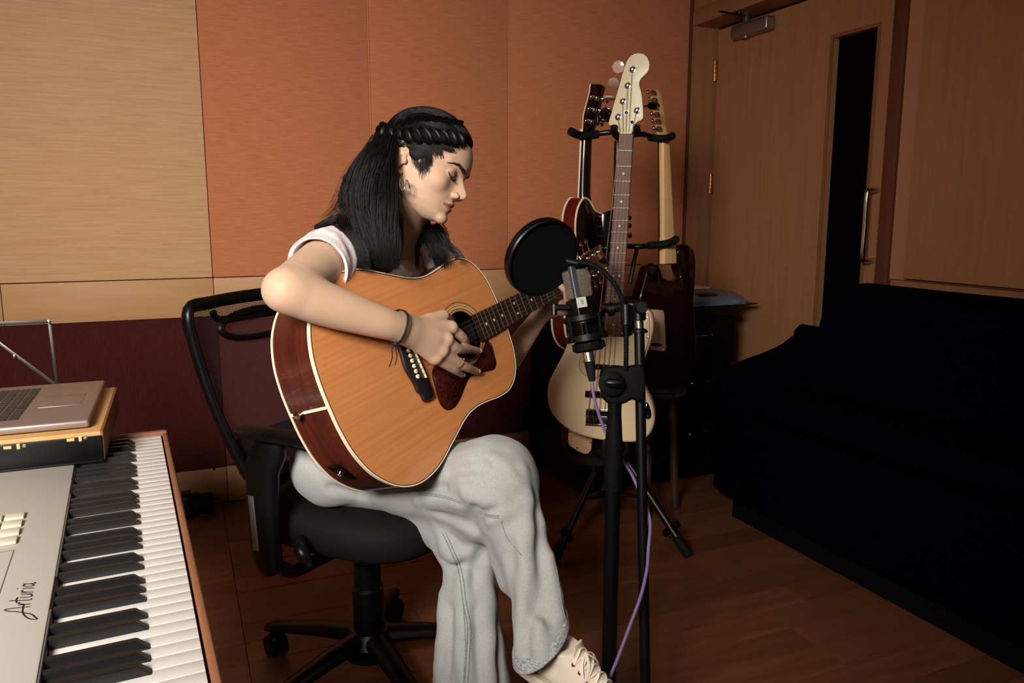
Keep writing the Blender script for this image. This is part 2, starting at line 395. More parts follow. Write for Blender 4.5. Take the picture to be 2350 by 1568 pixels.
# pale blue-grey plastic device
dv = thing('printer', (1.98, 2.70, HD), 'blue-grey plastic device lying on the dark desk by the door', 'printer')
p0, p1 = PY(1560, 697, 2.60), PY(1708, 697, 2.60)
wdt = p1.x-p0.x
def yz(xa, xb, pr, m, name, par, bev=.004):
    return B().prism([V((xa, q[0], q[1])) for q in pr], (xb-xa, 0, 0), bevel=bev).build(name, m, par)
z0 = HD+.001
body = yz(p1.x-wdt-.05, p1.x-.0, [(2.585, z0+.004), (2.585, z0+.024), (2.60, z0+.032), (2.66, z0+.046), (2.86, z0+.052), (2.88, z0+.03), (2.88, z0+.004)], M['device'], 'body', dv, .006)
B().box(((p1.x-.045), 2.583, z0+.014), (.035, .003, .012), bevel=.001).build('button', M['device'], dv)
B().box((p1.x-.16, 2.64, z0+.0445), (.09, .03, .004), Matrix.Rotation(.22, 3, 'X'), .001).build('control_panel', M['steel_dark'], dv)
B().box((p1.x-.12, 2.73, z0+.002), (wdt+.04, .28, .004)).build('base', M['steel_dark'], dv)
# a thin book / tablet edge standing behind the device, with a black pouch on it
pa, pb = PY(1570, 664, 2.80), PY(1621, 657, 2.80)
bk_ = B().box(((pa.x+pb.x)/2-.03, 2.86, HD+.052+.004), ((pb.x-pa.x)+.07, .16, .007), bevel=.001).build('notebook', M['paper'])
B().box(((pa.x+pb.x)/2-.03, 2.95, HD+.026), (.10, .05, .05), bevel=.003).build('box', M['black_matte'], label='small black box behind the blue-grey device', cat='box')
setp(bk_, 'thin cream notebook lying on top of the blue-grey device', 'notebook')
q = PY(1583, 646, 2.84)
bb_ = B().ell(V((q.x-.01, 2.87, HD+.078)), (.032, .03, .0185)).build('pouch', M['black_matte'])
setp(bb_, 'small black pouch on the cream notebook by the door frame', 'pouch')
# ================================================================== STOOL beside the stand
sp = PY(1520, 884, 2.40); scx, scy = sp.x-.075, 2.40; SHt = sp.z-.022
stl = thing('stool', (scx, scy, 0), 'round wooden stool behind the guitar stand', 'stool')
M['stool_wood'] = mat('stool_wood', (62, 36, 22), .6, var=((6, 30, 6), .3, (46, 26, 16)))
B().lathe([(.0, .0), (.135, 0), (.15, .006), (.152, .016), (.148, .022), (0, .022)], (scx, scy, SHt), (0, 0, 1), 40).build('seat', M['stool_wood'], stl)
for k in range(4):
    a = math.radians(45+90*k+20)
    B().tube([(scx+.10*math.cos(a), scy+.10*math.sin(a), SHt), (scx+.125*math.cos(a), scy+.125*math.sin(a), .008)], .015, 10).build('leg', M['stool_wood'], stl)
B().tube([(scx+.1*math.cos(math.radians(20+45+90*k)), scy+.1*math.sin(math.radians(20+45+90*k)), .2) for k in range(4)], .008, 8, closed=True).build('footrest_ring', M['steel_dark'], stl)
# ================================================================== KEYBOARD
ka = V((-.058, .998, 0)).normalized(); kb_ = V((ka.y, -ka.x, 0)); KZ = .65
kf = PZ(369, 998, KZ)                      # far end of the white key fronts
KR = fr(kb_, ka)                           # local x towards the player, y away, z up
KO = kf.copy()
Mk = KR.to_4x4(); Mk.translation = KO
LW = .0235; NL = 52; KL = NL*LW
kbd = thing('keyboard', Mk @ V((-.12, -KL/2, -.06)), 'white 88-key music keyboard with wood trim, left foreground', 'keyboard')
def kbx(name, x0, x1, y0, y1, z0, z1, m, par=kbd, bev=.002, seg=2, **k):
    return B(Mk).box(((x0+x1)/2, (y0+y1)/2, (z0+z1)/2), (x1-x0, y1-y0, z1-z0), bevel=bev, seg=seg).build(name, m, par, **k)
kbx('case', -.30, .004, -KL-.02, .008, -.055, -.018, M['case_white'])
kbx('control_panel', -.30, -.1465, -KL-.018, .006, -.018, .012, M['case_white'], bev=.003)
kbx('slot', -.1465, -.1435, -KL, .002, -.018, .009, M['ink'])
kbx('wood_trim', .003, .0125, -KL-.02, .02, -.06, .0015, M['wood_trim'], bev=.003, seg=3)
kbx('wood_trim', -.30, .0125, .003, .02, -.06, .006, M['wood_trim'], bev=.004, seg=3)
kbx('wood_trim', -.30, .0125, -KL-.036, -KL-.02, -.06, .006, M['wood_trim'], bev=.004, seg=3)
b = B(); b.box((-.0715, -LW/2, -.009), (.143, LW-.0011, .018), bevel=.0012, seg=2)
wk = bpy.data.meshes.new('white_key'); b.bm.to_mesh(wk); b.bm.free(); wk.materials.append(M['white_plastic']); wk.shade_smooth(); wk.set_sharp_from_angle(angle=.6)
b = B()   # black key: tapered, sloping front
for zz, xf, hw in ((-.01, 0, .0055), (.0, 0, .0055), (.0115, -.013, .0044)): pass
vs = []
for zz, xf, hw in ((-.008, 0.0, .0056), (.0005, 0.0, .0056), (.0115, -.012, .0044)):
    vs += [(-.095, -hw, zz), (xf, -hw, zz), (xf, hw, zz), (-.095, hw, zz)]
b.faces(vs, [(3, 2, 1, 0), (8, 9, 10, 11)]+[(i*4+j, i*4+(j+1) % 4, i*4+4+(j+1) % 4, i*4+4+j) for i in (0, 1) for j in range(4)])
bmesh.ops.recalc_face_normals(b.bm, faces=b.bm.faces[:])
es = [e for e in b.bm.edges if min(v.co.z for v in e.verts) > -.001]
bmesh.ops.bevel(b.bm, geom=es, offset=.0009, segments=2, affect='EDGES')
bkm = bpy.data.meshes.new('black_key'); b.bm.to_mesh(bkm); b.bm.free(); bkm.materials.append(M['key_black']); bkm.shade_smooth(); bkm.set_sharp_from_angle(angle=.6)
# from the far (treble) end: C B A G F E D ...  index 0 = C8
names = 'CBAGFED'
for i in range(NL):
    inst('white_key', wk, kbd, Mk @ V((0, -i*LW, 0)), KR)
    nm = names[i % 7]
    # black key between this key and the next lower one
    if nm in 'BAGED' and i < NL-1:
        off = {'B': .002, 'A': 0, 'G': -.002, 'E': .0018, 'D': -.0018}[nm]
        inst('black_key', bkm, kbd, Mk @ V((-.048, -(i+1)*LW+off, 0)), KR)
# markings on the panel
def kp(px, py, z=.012): q = PZ(px, py, KZ+z); return Mk.inverted() @ q
def line(pts, m=M['graphite'], name='panel_line', wd=.0007):
    b = B(Mk)
    for a, c in zip(pts, pts[1:]): b.tube([V((a[0], a[1], .0122)), V((c[0], c[1], .0122))], wd, 4, flat=(.3, 1))
    b.build(name, m, kbd, smooth=False)
xl = kp(150, 1200).x
yt0, yt1 = kp(60, 1335).y, kp(60, 1410).y
line([(xl, -.35), (xl, yt0)]); line([(xl, yt1), (xl, -KL)])
q0, q1 = kp(32, 1263), kp(0, 1352)
line([(q0.x-.05, q0.y), (q0.x, q0.y), (q0.x-.002, q0.y-.25)])
for i, (px, py) in enumerate(((34, 1189), (28, 1207), (22, 1226), (15, 1246))):
    c = kp(px, py)
    for k in range(3):
        kbx('drum_pad', c.x-.0125-.0275*k, c.x+.0125-.0275*k, c.y-.0115, c.y+.0115, .012, .0165, M['pad'], bev=.0015)
for k in range(6):
    B(Mk).lathe([(.007, 0), (.0065, .012), (.005, .0135)], (q0.x-.045, q0.y-.03-.03*k, .012), (0, 0, 1), 16).build('knob', M['ink'], kbd)
    kbx('tick', q0.x-.016, q0.x-.0145, q0.y-.03-.03*k, q0.y-.026-.03*k, .012, .0123, M['ink'], bev=0)
c = kp(56, 1380); U_ = .0415
LG = [[(-.28, -.22), (-.1, -.08), (.08, .3), (.2, .66), (.3, .7), (.34, .3), (.36, -.02)], [(-.28, -.22), (-.42, -.3), (-.36, -.06), (0, .16), (.56, .2)],
 [(.5, .36), (.52, 0)], [(.52, .18), (.6, .36), (.68, .33)], [(.82, .66), (.78, .06), (.86, 0)], [(.66, .42), (.82, .46), (1.0, .44)],
 [(.98, .36), (.98, .08), (1.06, 0), (1.16, .1), (1.18, .36), (1.18, 0)], [(1.3, .36), (1.3, 0)], [(1.3, .18), (1.38, .36), (1.46, .33)],
 [(1.56, .36), (1.56, 0)], [(1.58, .5), (1.59, .53)], [(1.86, .3), (1.76, .36), (1.68, .2), (1.74, .02), (1.86, .12), (1.88, .36), (1.88, 0), (1.94, .02)]]
b = B(Mk)
for st in LG:
    b.tube(cr([V((c.x-(y-.2)*U_*.8, c.y+(x-.8+y*.25)*U_, .0124)) for x, y in st], 5), .00085, 5, flat=(.35, 1))
b.build('logo', M['ink'], kbd, smooth=False)
# stand that carries it
ks = thing('keyboard_stand', (KO.x-.14, KO.y-.6, 0), 'black cross legged stand under the white keyboard', 'keyboard stand')
zt = KZ-.069
for yy in (-.25, -.95):
    B(Mk).box((-.14, yy, -.0615), (.28, .03, .011), bevel=.002).build('support_bar', M['black'], ks)
for s_, yy in ((1, -.30), (-1, -.36), (1, -.90), (-1, -.84)):
    a = Mk @ V((-.14-s_*.13, yy, -.068)); c = Mk @ V((-.14+s_*.10, yy, 0)); c.z = .02
    B().tube([a, c], .012, 10).build('leg', M['black'], ks)
for s_ in (1, -1):
    c = Mk @ V((-.14+s_*.10, -.3, 0)); d = Mk @ V((-.14+s_*.10, -.9, 0)); c.z = d.z = .02
    B().tube([c, d], .013, 10).build('foot_bar', M['rubber'], ks)
# ribbed rubber end by the baseboard
c0 = PY(432, 1148, 2.97); c1 = PY(489, 1143, 2.97); zz = .05
lt = thing('stand_foot', (c0.x, 2.97, 0), 'black tube with ribbed rubber end cap lying by the baseboard', 'stand foot')
pr = []
n = 28; b = B(); rings = []
for xx, r in ((c0.x+.01, .030), (c0.x+.014, .036), (c1.x-.012, .038), (c1.x-.002, .034), (c1.x, .028)):
    rings.append([b._v((xx, 2.97+(r-(.003 if j % 2 else 0))*math.cos(2*math.pi*j/n), .048+(r-(.003 if j % 2 else 0))*math.sin(2*math.pi*j/n))) for j in range(n)])
for a, c in zip(rings, rings[1:]):
    for j in range(n): b.bm.faces.new((a[j], a[(j+1) % n], c[(j+1) % n], c[j]))
b.bm.faces.new(rings[0]); b.bm.faces.new(rings[-1]); b.build('rubber_cap', M['rubber'], lt, ang=20)
B().box((c0.x-.005, 2.97, .052), (.035, .08, .085), bevel=.004).build('bracket', M['black'], lt)
B().tube([(c0.x-.02, 2.97, .048), (c0.x-.55, 2.97, .048)], .018, 14).build('tube', M['black'], lt)
# ================================================================== SHELF BOARD + LAPTOP
sh = thing('drawer_board', (-.3, 1.7, KZ+.013), 'light wooden board with black slotted rail resting on the keyboard', 'board')
SZ = .716; sx = -.146; sy0, sy1 = 1.535, 1.925
B().box((sx-.17, (sy0+sy1)/2, SZ-.010), (.34, sy1-sy0, .020), bevel=.0015).build('board', M['shelf_wood'], sh)
M['board_side'] = mat('board_side', (120, 70, 42), .6)
B().box((sx+.0015, (sy0+sy1)/2, (SZ+.664)/2-.001), (.005, sy1-sy0, SZ-.664), bevel=.001).build('edge_band', M['board_side'], sh)
B().box((sx-.17, sy1-.008, .679), (.338, .014, .031)).build('runner', M['board_side'], sh, smooth=False)
rl = B().box((sx-.168, sy0-.003, (SZ+.664)/2-.003), (.338, .006, SZ-.672), bevel=.001).build('rail', M['steel_dark'], sh)
B().box((sx-.168, sy0-.008, .6655), (.338, .010, .003)).build('rail_lip', M['steel_dark'], rl, smooth=False)
tan = mat('slot_tan', (214, 168, 110), .6)
for px, py, kx, kz in ((162, 1010, 6, 2.6), (184, 1007, 2.6, 5), (17, 1028, 6, 2.6), (42, 1025, 2.6, 5)):
    q = PY(px, py, sy0-.0065); B().box(q, (kx*.002, .0012, kz*.002), bevel=.0005).build('slot', tan, rl)
for px, py in ((197, 1005), (56, 1023)):
    q = PY(px, py, sy0-.0065); B().lathe([(.0038, 0), (.0032, .0015), (0, .002)], q, (0, -1, 0), 12).build('screw', M['nickel'], rl)
lp = thing('laptop', (-.29, 1.75, SZ), 'silver laptop open on the wooden board, left edge', 'laptop')
lx1 = -.165; lx0 = lx1-.25; ly0, ly1 = 1.56, 1.93; lz = SZ+.017
c_ = B(); c_.box(((lx0+lx1)/2, (ly0+ly1)/2, SZ+.0095), (lx1-lx0, ly1-ly0, .015), bevel=.005, seg=3); c_.build('base', M['laptop'], lp)
B().box((lx1-.035, (ly0+ly1)/2+.0, lz+.0001), (.078, .108, .0008), bevel=.0003).build('trackpad', mat('trackpad', (158, 138, 130), .35, .5), lp) if 0 else None
tp = B().box((lx1-.062, (ly0+ly1)/2, lz), (.072, .104, .0012), bevel=.0004).build('trackpad', mat('trackpad', (142, 124, 116), .35, .5), lp)
kw = B().box((lx1-.165, (ly0+ly1)/2, lz-.0002), (.098, .282, .0006)).build('key_well', M['laptop_key'], lp, smooth=False)
b = B(); b.box((0, 0, .0006), (.0158, .0158, .0016), bevel=.0006, seg=1); lk = bpy.data.meshes.new('key'); b.bm.to_mesh(lk); b.bm.free(); lk.materials.append(M['laptop_key'])
b = B(); b.box((0, 0, .0006), (.0158, .092, .0016), bevel=.0006, seg=1); lks = bpy.data.meshes.new('space_bar'); b.bm.to_mesh(lks); b.bm.free(); lks.materials.append(M['laptop_key'])
well = mat('key_well', (120, 104, 96), .5, .4); kw.data.materials[0] = well
ks_ = .0187; yc = (ly0+ly1)/2
for r in range(5):
    for k in range(14):
        yk = yc-.131+k*.02015
        if r == 0 and abs(yk-yc) < .05: continue
        inst('key', lk, lp, (lx1-.126-r*ks_, yk, lz))
inst('space_bar', lks, lp, (lx1-.126, yc, lz))
# open lid, beyond the picture's left edge
sr = Matrix.Rotation(math.radians(-20), 3, 'Y')
ld = B().box(V((lx0-.002, yc, lz+.002))+sr@V((0, 0, .12)), (.006, ly1-ly0, .24), sr, .003).build('lid', M['laptop'], lp)
B().box(V((lx0+.002, yc, lz+.002))+sr@V((0, 0, .122)), (.001, ly1-ly0-.03, .21), sr).build('screen', M['black_gloss'], lp, smooth=False)
# ================================================================== folding music stand behind the laptop
YM = 2.12
ms = thing('music_stand', PY(128, 1000, YM)*1.0, 'thin grey metal folding stand behind the laptop', 'music stand')
ms.location.z = 0
def bar(a, c, wd, name, m=M['steel_dark'], th=.0025):
    a, c = V(a), V(c); t = (c-a); r = fr(t, V((0, 1, 0)))
    B().box((a+c)/2, (t.length, th, wd), r, .0005).build(name, m, ms)
M['worn_steel'] = mat('worn_steel', (74, 74, 70), .45, .8)
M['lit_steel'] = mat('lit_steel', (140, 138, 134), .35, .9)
p1, p2, p3 = PY(-60, 745, YM), PY(113, 738, YM), PY(131, 885, YM)
p4 = PY(-70, 752, YM)
bar(p1, p2, .009, 'crossbar', M['worn_steel'], .004); bar(p2, p3, .007, 'arm', M['worn_steel'])
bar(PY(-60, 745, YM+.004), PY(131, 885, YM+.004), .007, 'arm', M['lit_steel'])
B().lathe([(.0045, 0), (.0045, .006), (0, .007)], p2+V((0, -.003, 0)), (0, -1, 0), 12).build('rivet', M['chrome'], ms)
B().lathe([(.004, 0), (.004, .005), (0, .006)], PY(33, 818, YM), (0, -1, 0), 12).build('rivet', M['chrome'], ms)
p3b = V((p3.x, p3.y, .42)); B().tube([p3, p3b], .008, 12).build('pole', M['worn_steel'], ms)
B().tube([p3b, V((p3.x, p3.y, .18))], .011, 12).build('pole', M['steel_dark'], ms)
for k in range(3):
    a = math.radians(80+120*k)
    B().tube([V((p3.x, p3.y, .32)), V((p3.x+.2*math.cos(a), p3.y+.2*math.sin(a), .012))], .006, 8).build('leg', M['worn_steel'], ms)
# ================================================================== OFFICE CHAIR
cc = V((.362, 1.715, 0)); fd = V((.66, -.75, 0)).normalized(); sd = V((fd.y, -fd.x, 0))   # sd: towards the camera side (her right)
sd = -sd if sd.y > 0 else sd
CR = Matrix((fd, -sd, V((0, 0, 1)))).transposed(); Mch = CR.to_4x4(); Mch.translation = cc
ch = thing('office_chair', cc, 'black mesh-back swivel office chair under the seated guitarist', 'office chair')
BKm, BKx = M['black'], M['black_matte']
M['seat_fab'] = mat('seat_fabric', (5, 5, 6), .8, spec=.25, bump=((400, 400, 400), .3, .001))
# seat cushion (superellipse loft)
def sup(a, r1, r2, p=3.2): c, s = math.cos(a), math.sin(a); return (r1*abs(c)**(2/p)*np.sign(c), r2*abs(s)**(2/p)*np.sign(s))
SRr = .215
b = B(Mch); rings = []
for z, k, in ((.395, .80), (.40, .90), (.415, .965), (.44, 1.0), (.462, .99), (.478, .95), (.488, .86), (.491, .6), (.489, .25)):
    rings.append([b._v((sup(t, SRr*k, SRr*k)[0]+.02, sup(t, SRr*k, SRr*k)[1], z-.03*max(0, (sup(t, SRr*k, SRr*k)[0])/.235)**3*(.6))) for t in np.linspace(0, 2*math.pi, 48, endpoint=False)])
for a, c in zip(rings, rings[1:]):
    for j in range(48): b.bm.faces.new((a[j], a[(j+1) % 48], c[(j+1) % 48], c[j]))
b.bm.faces.new(rings[0][::-1]); b.bm.faces.new(rings[-1]); b.build('seat', M['seat_fab'], ch, ang=70)
B(Mch).box((0, 0, .375), (.20, .14, .05), bevel=.01).build('tilt_mechanism', BKx, ch)
# column
B().lathe([(.036, .13), (.036, .235), (.031, .24), (.031, .30), (.027, .303), (.027, .36)], cc, (0, 0, 1), 24).build('gas_column', M['black'], ch)
# base
ba = B(); ba.lathe([(.03, .065), (.058, .07), (.062, .105), (.045, .135), (.03, .138)], cc, (0, 0, 1), 24); hub = ba.build('base_hub', BKm, ch)
a0 = math.radians(136)
for k in range(5):
    a = a0-k*2*math.pi/5; u = V((math.cos(a), math.sin(a), 0)); s_ = V((-u.y, u.x, 0))
    b = B(); secs = [(.03, .115, .030, .022), (.12, .108, .027, .019), (.22, .092, .023, .015), (.275, .082, .020, .014), (.295, .076, .014, .010)]
    rings = []
    for r, z, hw, hh in secs:
        c = cc+u*r+V((0, 0, z)); rings.append([b._v(c+s_*(hw*math.cos(t)*1.0)+V((0, 0, hh*math.sin(t)))) for t in np.linspace(0, 2*math.pi, 12, endpoint=False)])
    for p_, q_ in zip(rings, rings[1:]):
        for j in range(12): b.bm.faces.new((p_[j], p_[(j+1) % 12], q_[(j+1) % 12], q_[j]))
    b.bm.faces.new(rings[0]); b.bm.faces.new(rings[-1]); b.build('base_leg', BKm, ch)
    w0 = cc+u*.272+V((0, 0, .033)); wa = (s_*math.cos(.5+k)+u*math.sin(.5+k)).normalized()
    cs = B()
    for sgn in (-1, 1): cs.lathe([(.012, -.009), (.026, -.009), (.028, -.005), (.028, .005), (.026, .009), (.012, .009)], w0+wa*(.013*sgn), wa, 20)
    cs.tube([w0, w0+V((0, 0, .045))], .007, 8); cs.build('caster', M['rubber'], ch)
    hd = B(); hd.ell(w0+V((0, 0, .012)), (.024, .024, .024), n=14, m=8); hd.build('caster_hood', BKm, ch)
# lever under the seat
l0, l1 = P(690, 1235, 1.60), P(698, 1262, 1.56)
B().tube([Mch@V((.02, -.06, .385)), l0], .005, 8).build('lever', BKm, ch)
B().tube(cr([l0, P(690, 1262, 1.56), P(704, 1285, 1.555), P(712, 1298, 1.555)], 4), [.008+.006*math.sin(math.pi*min(1, i/9)) for i in range(13)], 12).build('lever_knob', BKm, ch)
# backrest: local y -.235 is the near (camera) side ... Mch y axis points away from camera side
def bkp(y, z):   # curved backrest surface
    t = (z-.5)/.42
    x = -.215-.085*t-.02*math.sin(math.pi*min(1, max(0, t))) + .16*(y*y)/.06*.12*2
    return V((x, y, z))
def hw_(z):  # half width at height
    t = (z-.50)/.40
    return .135+.105*min(1, max(0, t))**.8
zt_ = .905
left = [bkp(-hw_(z), z) for z in np.linspace(.52, .88, 10)]
rgt = [bkp(hw_(z), z) for z in np.linspace(.88, .52, 10)]
top = [bkp(y, zt_+.004*(1-(y/.22)**2)) for y in np.linspace(-.222, .222, 9)]
bot = [bkp(y, .50) for y in np.linspace(.12, -.12, 5)]
loop = cr(left+top+rgt+bot, 3, True)
B(Mch).tube(loop, .0135, 10, closed=True, flat=(.9, 1.3)).build('back_frame', M['black'], ch, ang=60)
# second inner bead
M['mesh'] = m = bpy.data.materials.new('chair_mesh'); m.use_nodes = True; nt = m.node_tree; N_ = nt.nodes; L_ = nt.links
bs = N_['Principled BSDF']; bs.inputs['Base Color'].default_value = srgb((34, 26, 25)); bs.inputs['Roughness'].default_value = .7
uv = N_.new('ShaderNodeUVMap'); uv.uv_map = 'UVMap'; sp_ = N_.new('ShaderNodeSeparateXYZ'); L_.new(uv.outputs[0], sp_.inputs[0])
def mth(op, a, b_=None, c_=None):
    n_ = N_.new('ShaderNodeMath'); n_.operation = op
    for i_, q_ in enumerate((a, b_)):
        if q_ is None: continue
        if isinstance(q_, (int, float)): n_.inputs[i_].default_value = q_
        else: L_.new(q_, n_.inputs[i_])
    return n_.outputs[0]
su = mth('SINE', mth('MULTIPLY', mth('ADD', sp_.outputs[0], sp_.outputs[1]), 2*math.pi/.0062)); sv = mth('SINE', mth('MULTIPLY', mth('SUBTRACT', sp_.outputs[0], sp_.outputs[1]), 2*math.pi/.0062))
hole = mth('GREATER_THAN', mth('MULTIPLY', su, sv), .16)
trn = N_.new('ShaderNodeBsdfTransparent'); mx_ = N_.new('ShaderNodeMixShader'); L_.new(hole, mx_.inputs[0]); L_.new(bs.outputs[0], mx_.inputs[1]); L_.new(trn.outputs[0], mx_.inputs[2])
L_.new(mx_.outputs[0], N_['Material Output'].inputs['Surface'])
def sheet(name, z0, z1, m, dx=0, nz=14, ny=14, thick=.0012, hole_=None):
    vs = []; uvs = []; fs = []
    for i, z in enumerate(np.linspace(z0, z1, nz)):
        for j, t in enumerate(np.linspace(-1, 1, ny)):
            yy = t*(hw_(z)-.004); q = bkp(yy, z)+V((dx, 0, 0)); vs.append(Mch@q); uvs.append((yy, z))
    for i in range(nz-1):
        for j in range(ny-1): fs.append((i*ny+j, i*ny+j+1, (i+1)*ny+j+1, (i+1)*ny+j))
    me = bpy.data.meshes.new(name); me.from_pydata(vs, [], fs); u = me.uv_layers.new(name='UVMap')
    for l in me.loops: u.data[l.index].uv = uvs[l.vertex_index]
    me.materials.append(m); me.shade_smooth(); o = bpy.data.objects.new(name, me); COL.objects.link(o); parent(o, ch)
    if thick > .0015:
        md = o.modifiers.new('s', 'SOLIDIFY'); md.thickness = thick
    return o
sheet('back_mesh', .50, zt_, M['mesh'])
sheet('lumbar_panel', .52, .60, BKx, -.006, 6, 12, .008)
ov = cr([bkp(y, z)+V((.004, 0, 0)) for y, z in [(.13*math.cos(t), .845+.032*math.sin(t)) for t in np.linspace(0, 2*math.pi, 14, endpoint=False)]], 3, True)
B(Mch).tube(ov, .008, 8, closed=True, flat=(1, 1)).build('hand_grip', BKm, ch)
B(Mch).tube(cr([bkp(-.15, .885)+V((.003, 0, 0)), bkp(-.12, .865), bkp(0, .862), bkp(.12, .865), bkp(.15, .885)], 4), .008, 8).build('top_rail', BKm, ch)
B(Mch).tube(cr([V((-.02, 0, .37)), V((-.17, 0, .38)), V((-.235, 0, .45)), bkp(0, .56)+V((-.03, 0, 0))], 6), .022, 12, flat=(1.3, .6)).build('back_support', BKm, ch)
# armrests
for sg in (-1, 1):
    y = sg*.262 if sg < 0 else .29
    ax_ = 0 if sg < 0 else .035
    pads = [(-.115, .012, .60), (-.10, .026, .9), (-.02, .033, 1), (.06, .036, 1), (.12, .034, 1), (.145, .02, .7)]
    b = B(Mch); rings = []
    for x, hw, hh in pads:
        rings.append([b._v((x+ax_, y+hw*math.cos(t), .668+.012*hh*math.sin(t)-(.012 if x > .05 else 0)*((x-.05)/.1))) for t in np.linspace(0, 2*math.pi, 14, endpoint=False)])
    for p_, q_ in zip(rings, rings[1:]):
        for j in range(14): b.bm.faces.new((p_[j], p_[(j+1) % 14], q_[(j+1) % 14], q_[j]))
    b.bm.faces.new(rings[0]); b.bm.faces.new(rings[-1]); b.build('armrest_pad', BKm, ch, ang=60)
    B(Mch).tube([(-.03, y, .655), (-.03, y, .64), (-.05, y+sg*.004, .60), (-.055, y+sg*.004, .52), (-.05, y+sg*.004, .41), (-.046, y, .385), (-.042, y, .374), (-.04, y, .370)], [.034, .036, .038, .036, .035, .031, .022, .008], 22, flat=(1.1, .55), upv=(1, 0, 0)).build('armrest_post', BKm, ch)
    B(Mch).tube(cr([(-.015, y, .395), (-.015, y-sg*.03, .372), (-.0, y-sg*.14, .372)], 5), .02, 10, flat=(.6, 1.2)).build('armrest_bracket', BKm, ch)
    pp = [(-.066, y+sg*.0225, .545), (-.060, y+sg*.0225, .43)]
    B(Mch).tube([pp[0], pp[1]], .0085, 12, flat=(1, .3), upv=(1, 0, 0)).build('slot_insert', M['steel'], ch)
# ================================================================== ACOUSTIC GUITAR (pose solved from the fret positions in the photo)
GR = Matrix(((0.8325984, -0.3218554, 0.4507649), (0.5145693, 0.1483635, -0.8445157), (0.2049349, 0.9350922, 0.2891441)))
GT = V((0.2188, 1.3033, 0.7778)); MG = GR.to_4x4(); MG.translation = GT
GN = GR @ V((0, 0, 1)); GI = MG.inverted()
def G(x, y, z=0): return MG @ V((x, y, z))
def gp(px, py, z=0): return GI @ PP(px, py, G(0, 0, z), GN)      # photo pixel -> guitar coordinates
NUT = .8627; SCL = .645
fx = lambda n, S=SCL: S*(1-2**(-n/12))
M['spruce'] = mat('spruce_top', (204, 136, 82), .32, coat=.3, var=((2.2, 150, 3), .34, (172, 104, 56), .3), bump=((6, 500, 6), .06, .0003))
M['mahogany'] = mat('mahogany', (92, 38, 25), .28, coat=.4, var=((6, 6, 55), .3, (48, 18, 14), .8))
M['ivory'] = mat('ivory_binding', (232, 216, 184), .35)
M['rosewood'] = mat('rosewood', (44, 27, 22), .5, var=((10, 120, 10), .3, (26, 16, 14)))
M['rose_board'] = mat('rosewood_board', (118, 76, 62), .5, var=((120, 10, 120), .35, (84, 52, 43)))
M['tortoise'] = mat('tortoise', (74, 24, 17), .2, coat=.4, var=((120, 120, 120), .12, (20, 9, 8), 1.5))
M['fret'] = mat('fret_wire', (200, 190, 172), .3, .9)
M['string'] = mat('string', (176, 158, 132), .35, .9)
M['mop'] = mat('pearl_dot', (222, 214, 200), .3)
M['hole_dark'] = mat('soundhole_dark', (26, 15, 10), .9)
prof = [(0, 0), (.0015, .045), (.010, .095), (.032, .145), (.072, .186), (.120, .2035), (.175, .198), (.235, .172), (.285, .149), (.325, .141), (.365, .144), (.405, .150), (.445, .147), (.478, .124), (.497, .085), (.504, .040), (.505, 0)]
up_ = cr([(a, b_, 0) for a, b_ in prof], 5)
outl = [V((p_.x, p_.y, 0)) for p_ in up_] + [V((p_.x, -p_.y, 0)) for p_ in up_[-2:0:-1]]
NO = len(outl)
def inset(loop, d):
    k = len(loop); out = []
    for i in range(k):
        t = (loop[(i+1) % k]-loop[i-1]).normalized(); n_ = V((t.y, -t.x, 0)); out.append(loop[i]+n_*d)
    return out
# orientation test
a_ = sum(outl[i].x*outl[(i+1) % NO].y-outl[(i+1) % NO].x*outl[i].y for i in range(NO)); SG = 1 if a_ < 0 else -1
ag = thing('acoustic_guitar', G(.2, 0, -.05), 'acoustic guitar with honey spruce top held by the seated person', 'guitar')
b = B(MG); r0 = [b._v(p_) for p_ in outl]; r1 = [b._v(p_+V((0, 0, -.116+.018*max(0, (p_.x-.1)/.4)))) for p_ in outl]
for i in range(NO): b.bm.faces.new((r0[i], r0[(i+1) % NO], r1[(i+1) % NO], r1[i]))
b.build('side', M['mahogany'], ag, ang=60)
zb_ = lambda x: -.116+.018*max(0, (x-.1)/.4)
b = B(MG); b.bm.faces.new([b._v((p_.x, p_.y, zb_(p_.x))) for p_ in outl]); b.build('back', M['mahogany'], ag, smooth=False)
# top with a real hole
HX = .345; HXc = (NUT-SCL)+.1555; HR = .0505
hc = V((.371, 0, 0))
b = B(MG)
hole_ = [hc+V((HR*math.cos(t), HR*math.sin(t), 0)) for t in np.linspace(0, 2*math.pi, 48, endpoint=False)]
vo = [b._v(p_+V((0, 0, .0012))) for p_ in outl]; vh = [b._v(p_+V((0, 0, .0012))) for p_ in hole_]
es = [b.bm.edges.new((vo[i], vo[(i+1) % NO])) for i in range(NO)]+[b.bm.edges.new((vh[i], vh[(i+1) % 48])) for i in range(48)]
bmesh.ops.triangle_fill(b.bm, use_beauty=True, use_dissolve=False, edges=es)
vo2 = [b._v(p_+V((0, 0, -.0012))) for p_ in hole_]
for i in range(48): b.bm.faces.new((vh[i], vh[(i+1) % 48], vo2[(i+1) % 48], vo2[i]))
b.build('top', M['spruce'], ag, smooth=False)
b = B(MG); b.bm.faces.new([b._v(hc+V((.09*math.cos(t), .09*math.sin(t), -.05))) for t in np.linspace(0, 2*math.pi, 24, endpoint=False)])  # dark disc below the hole, stands in for the shaded interior
b.build('soundhole_shade', M['hole_dark'], ag, smooth=False)
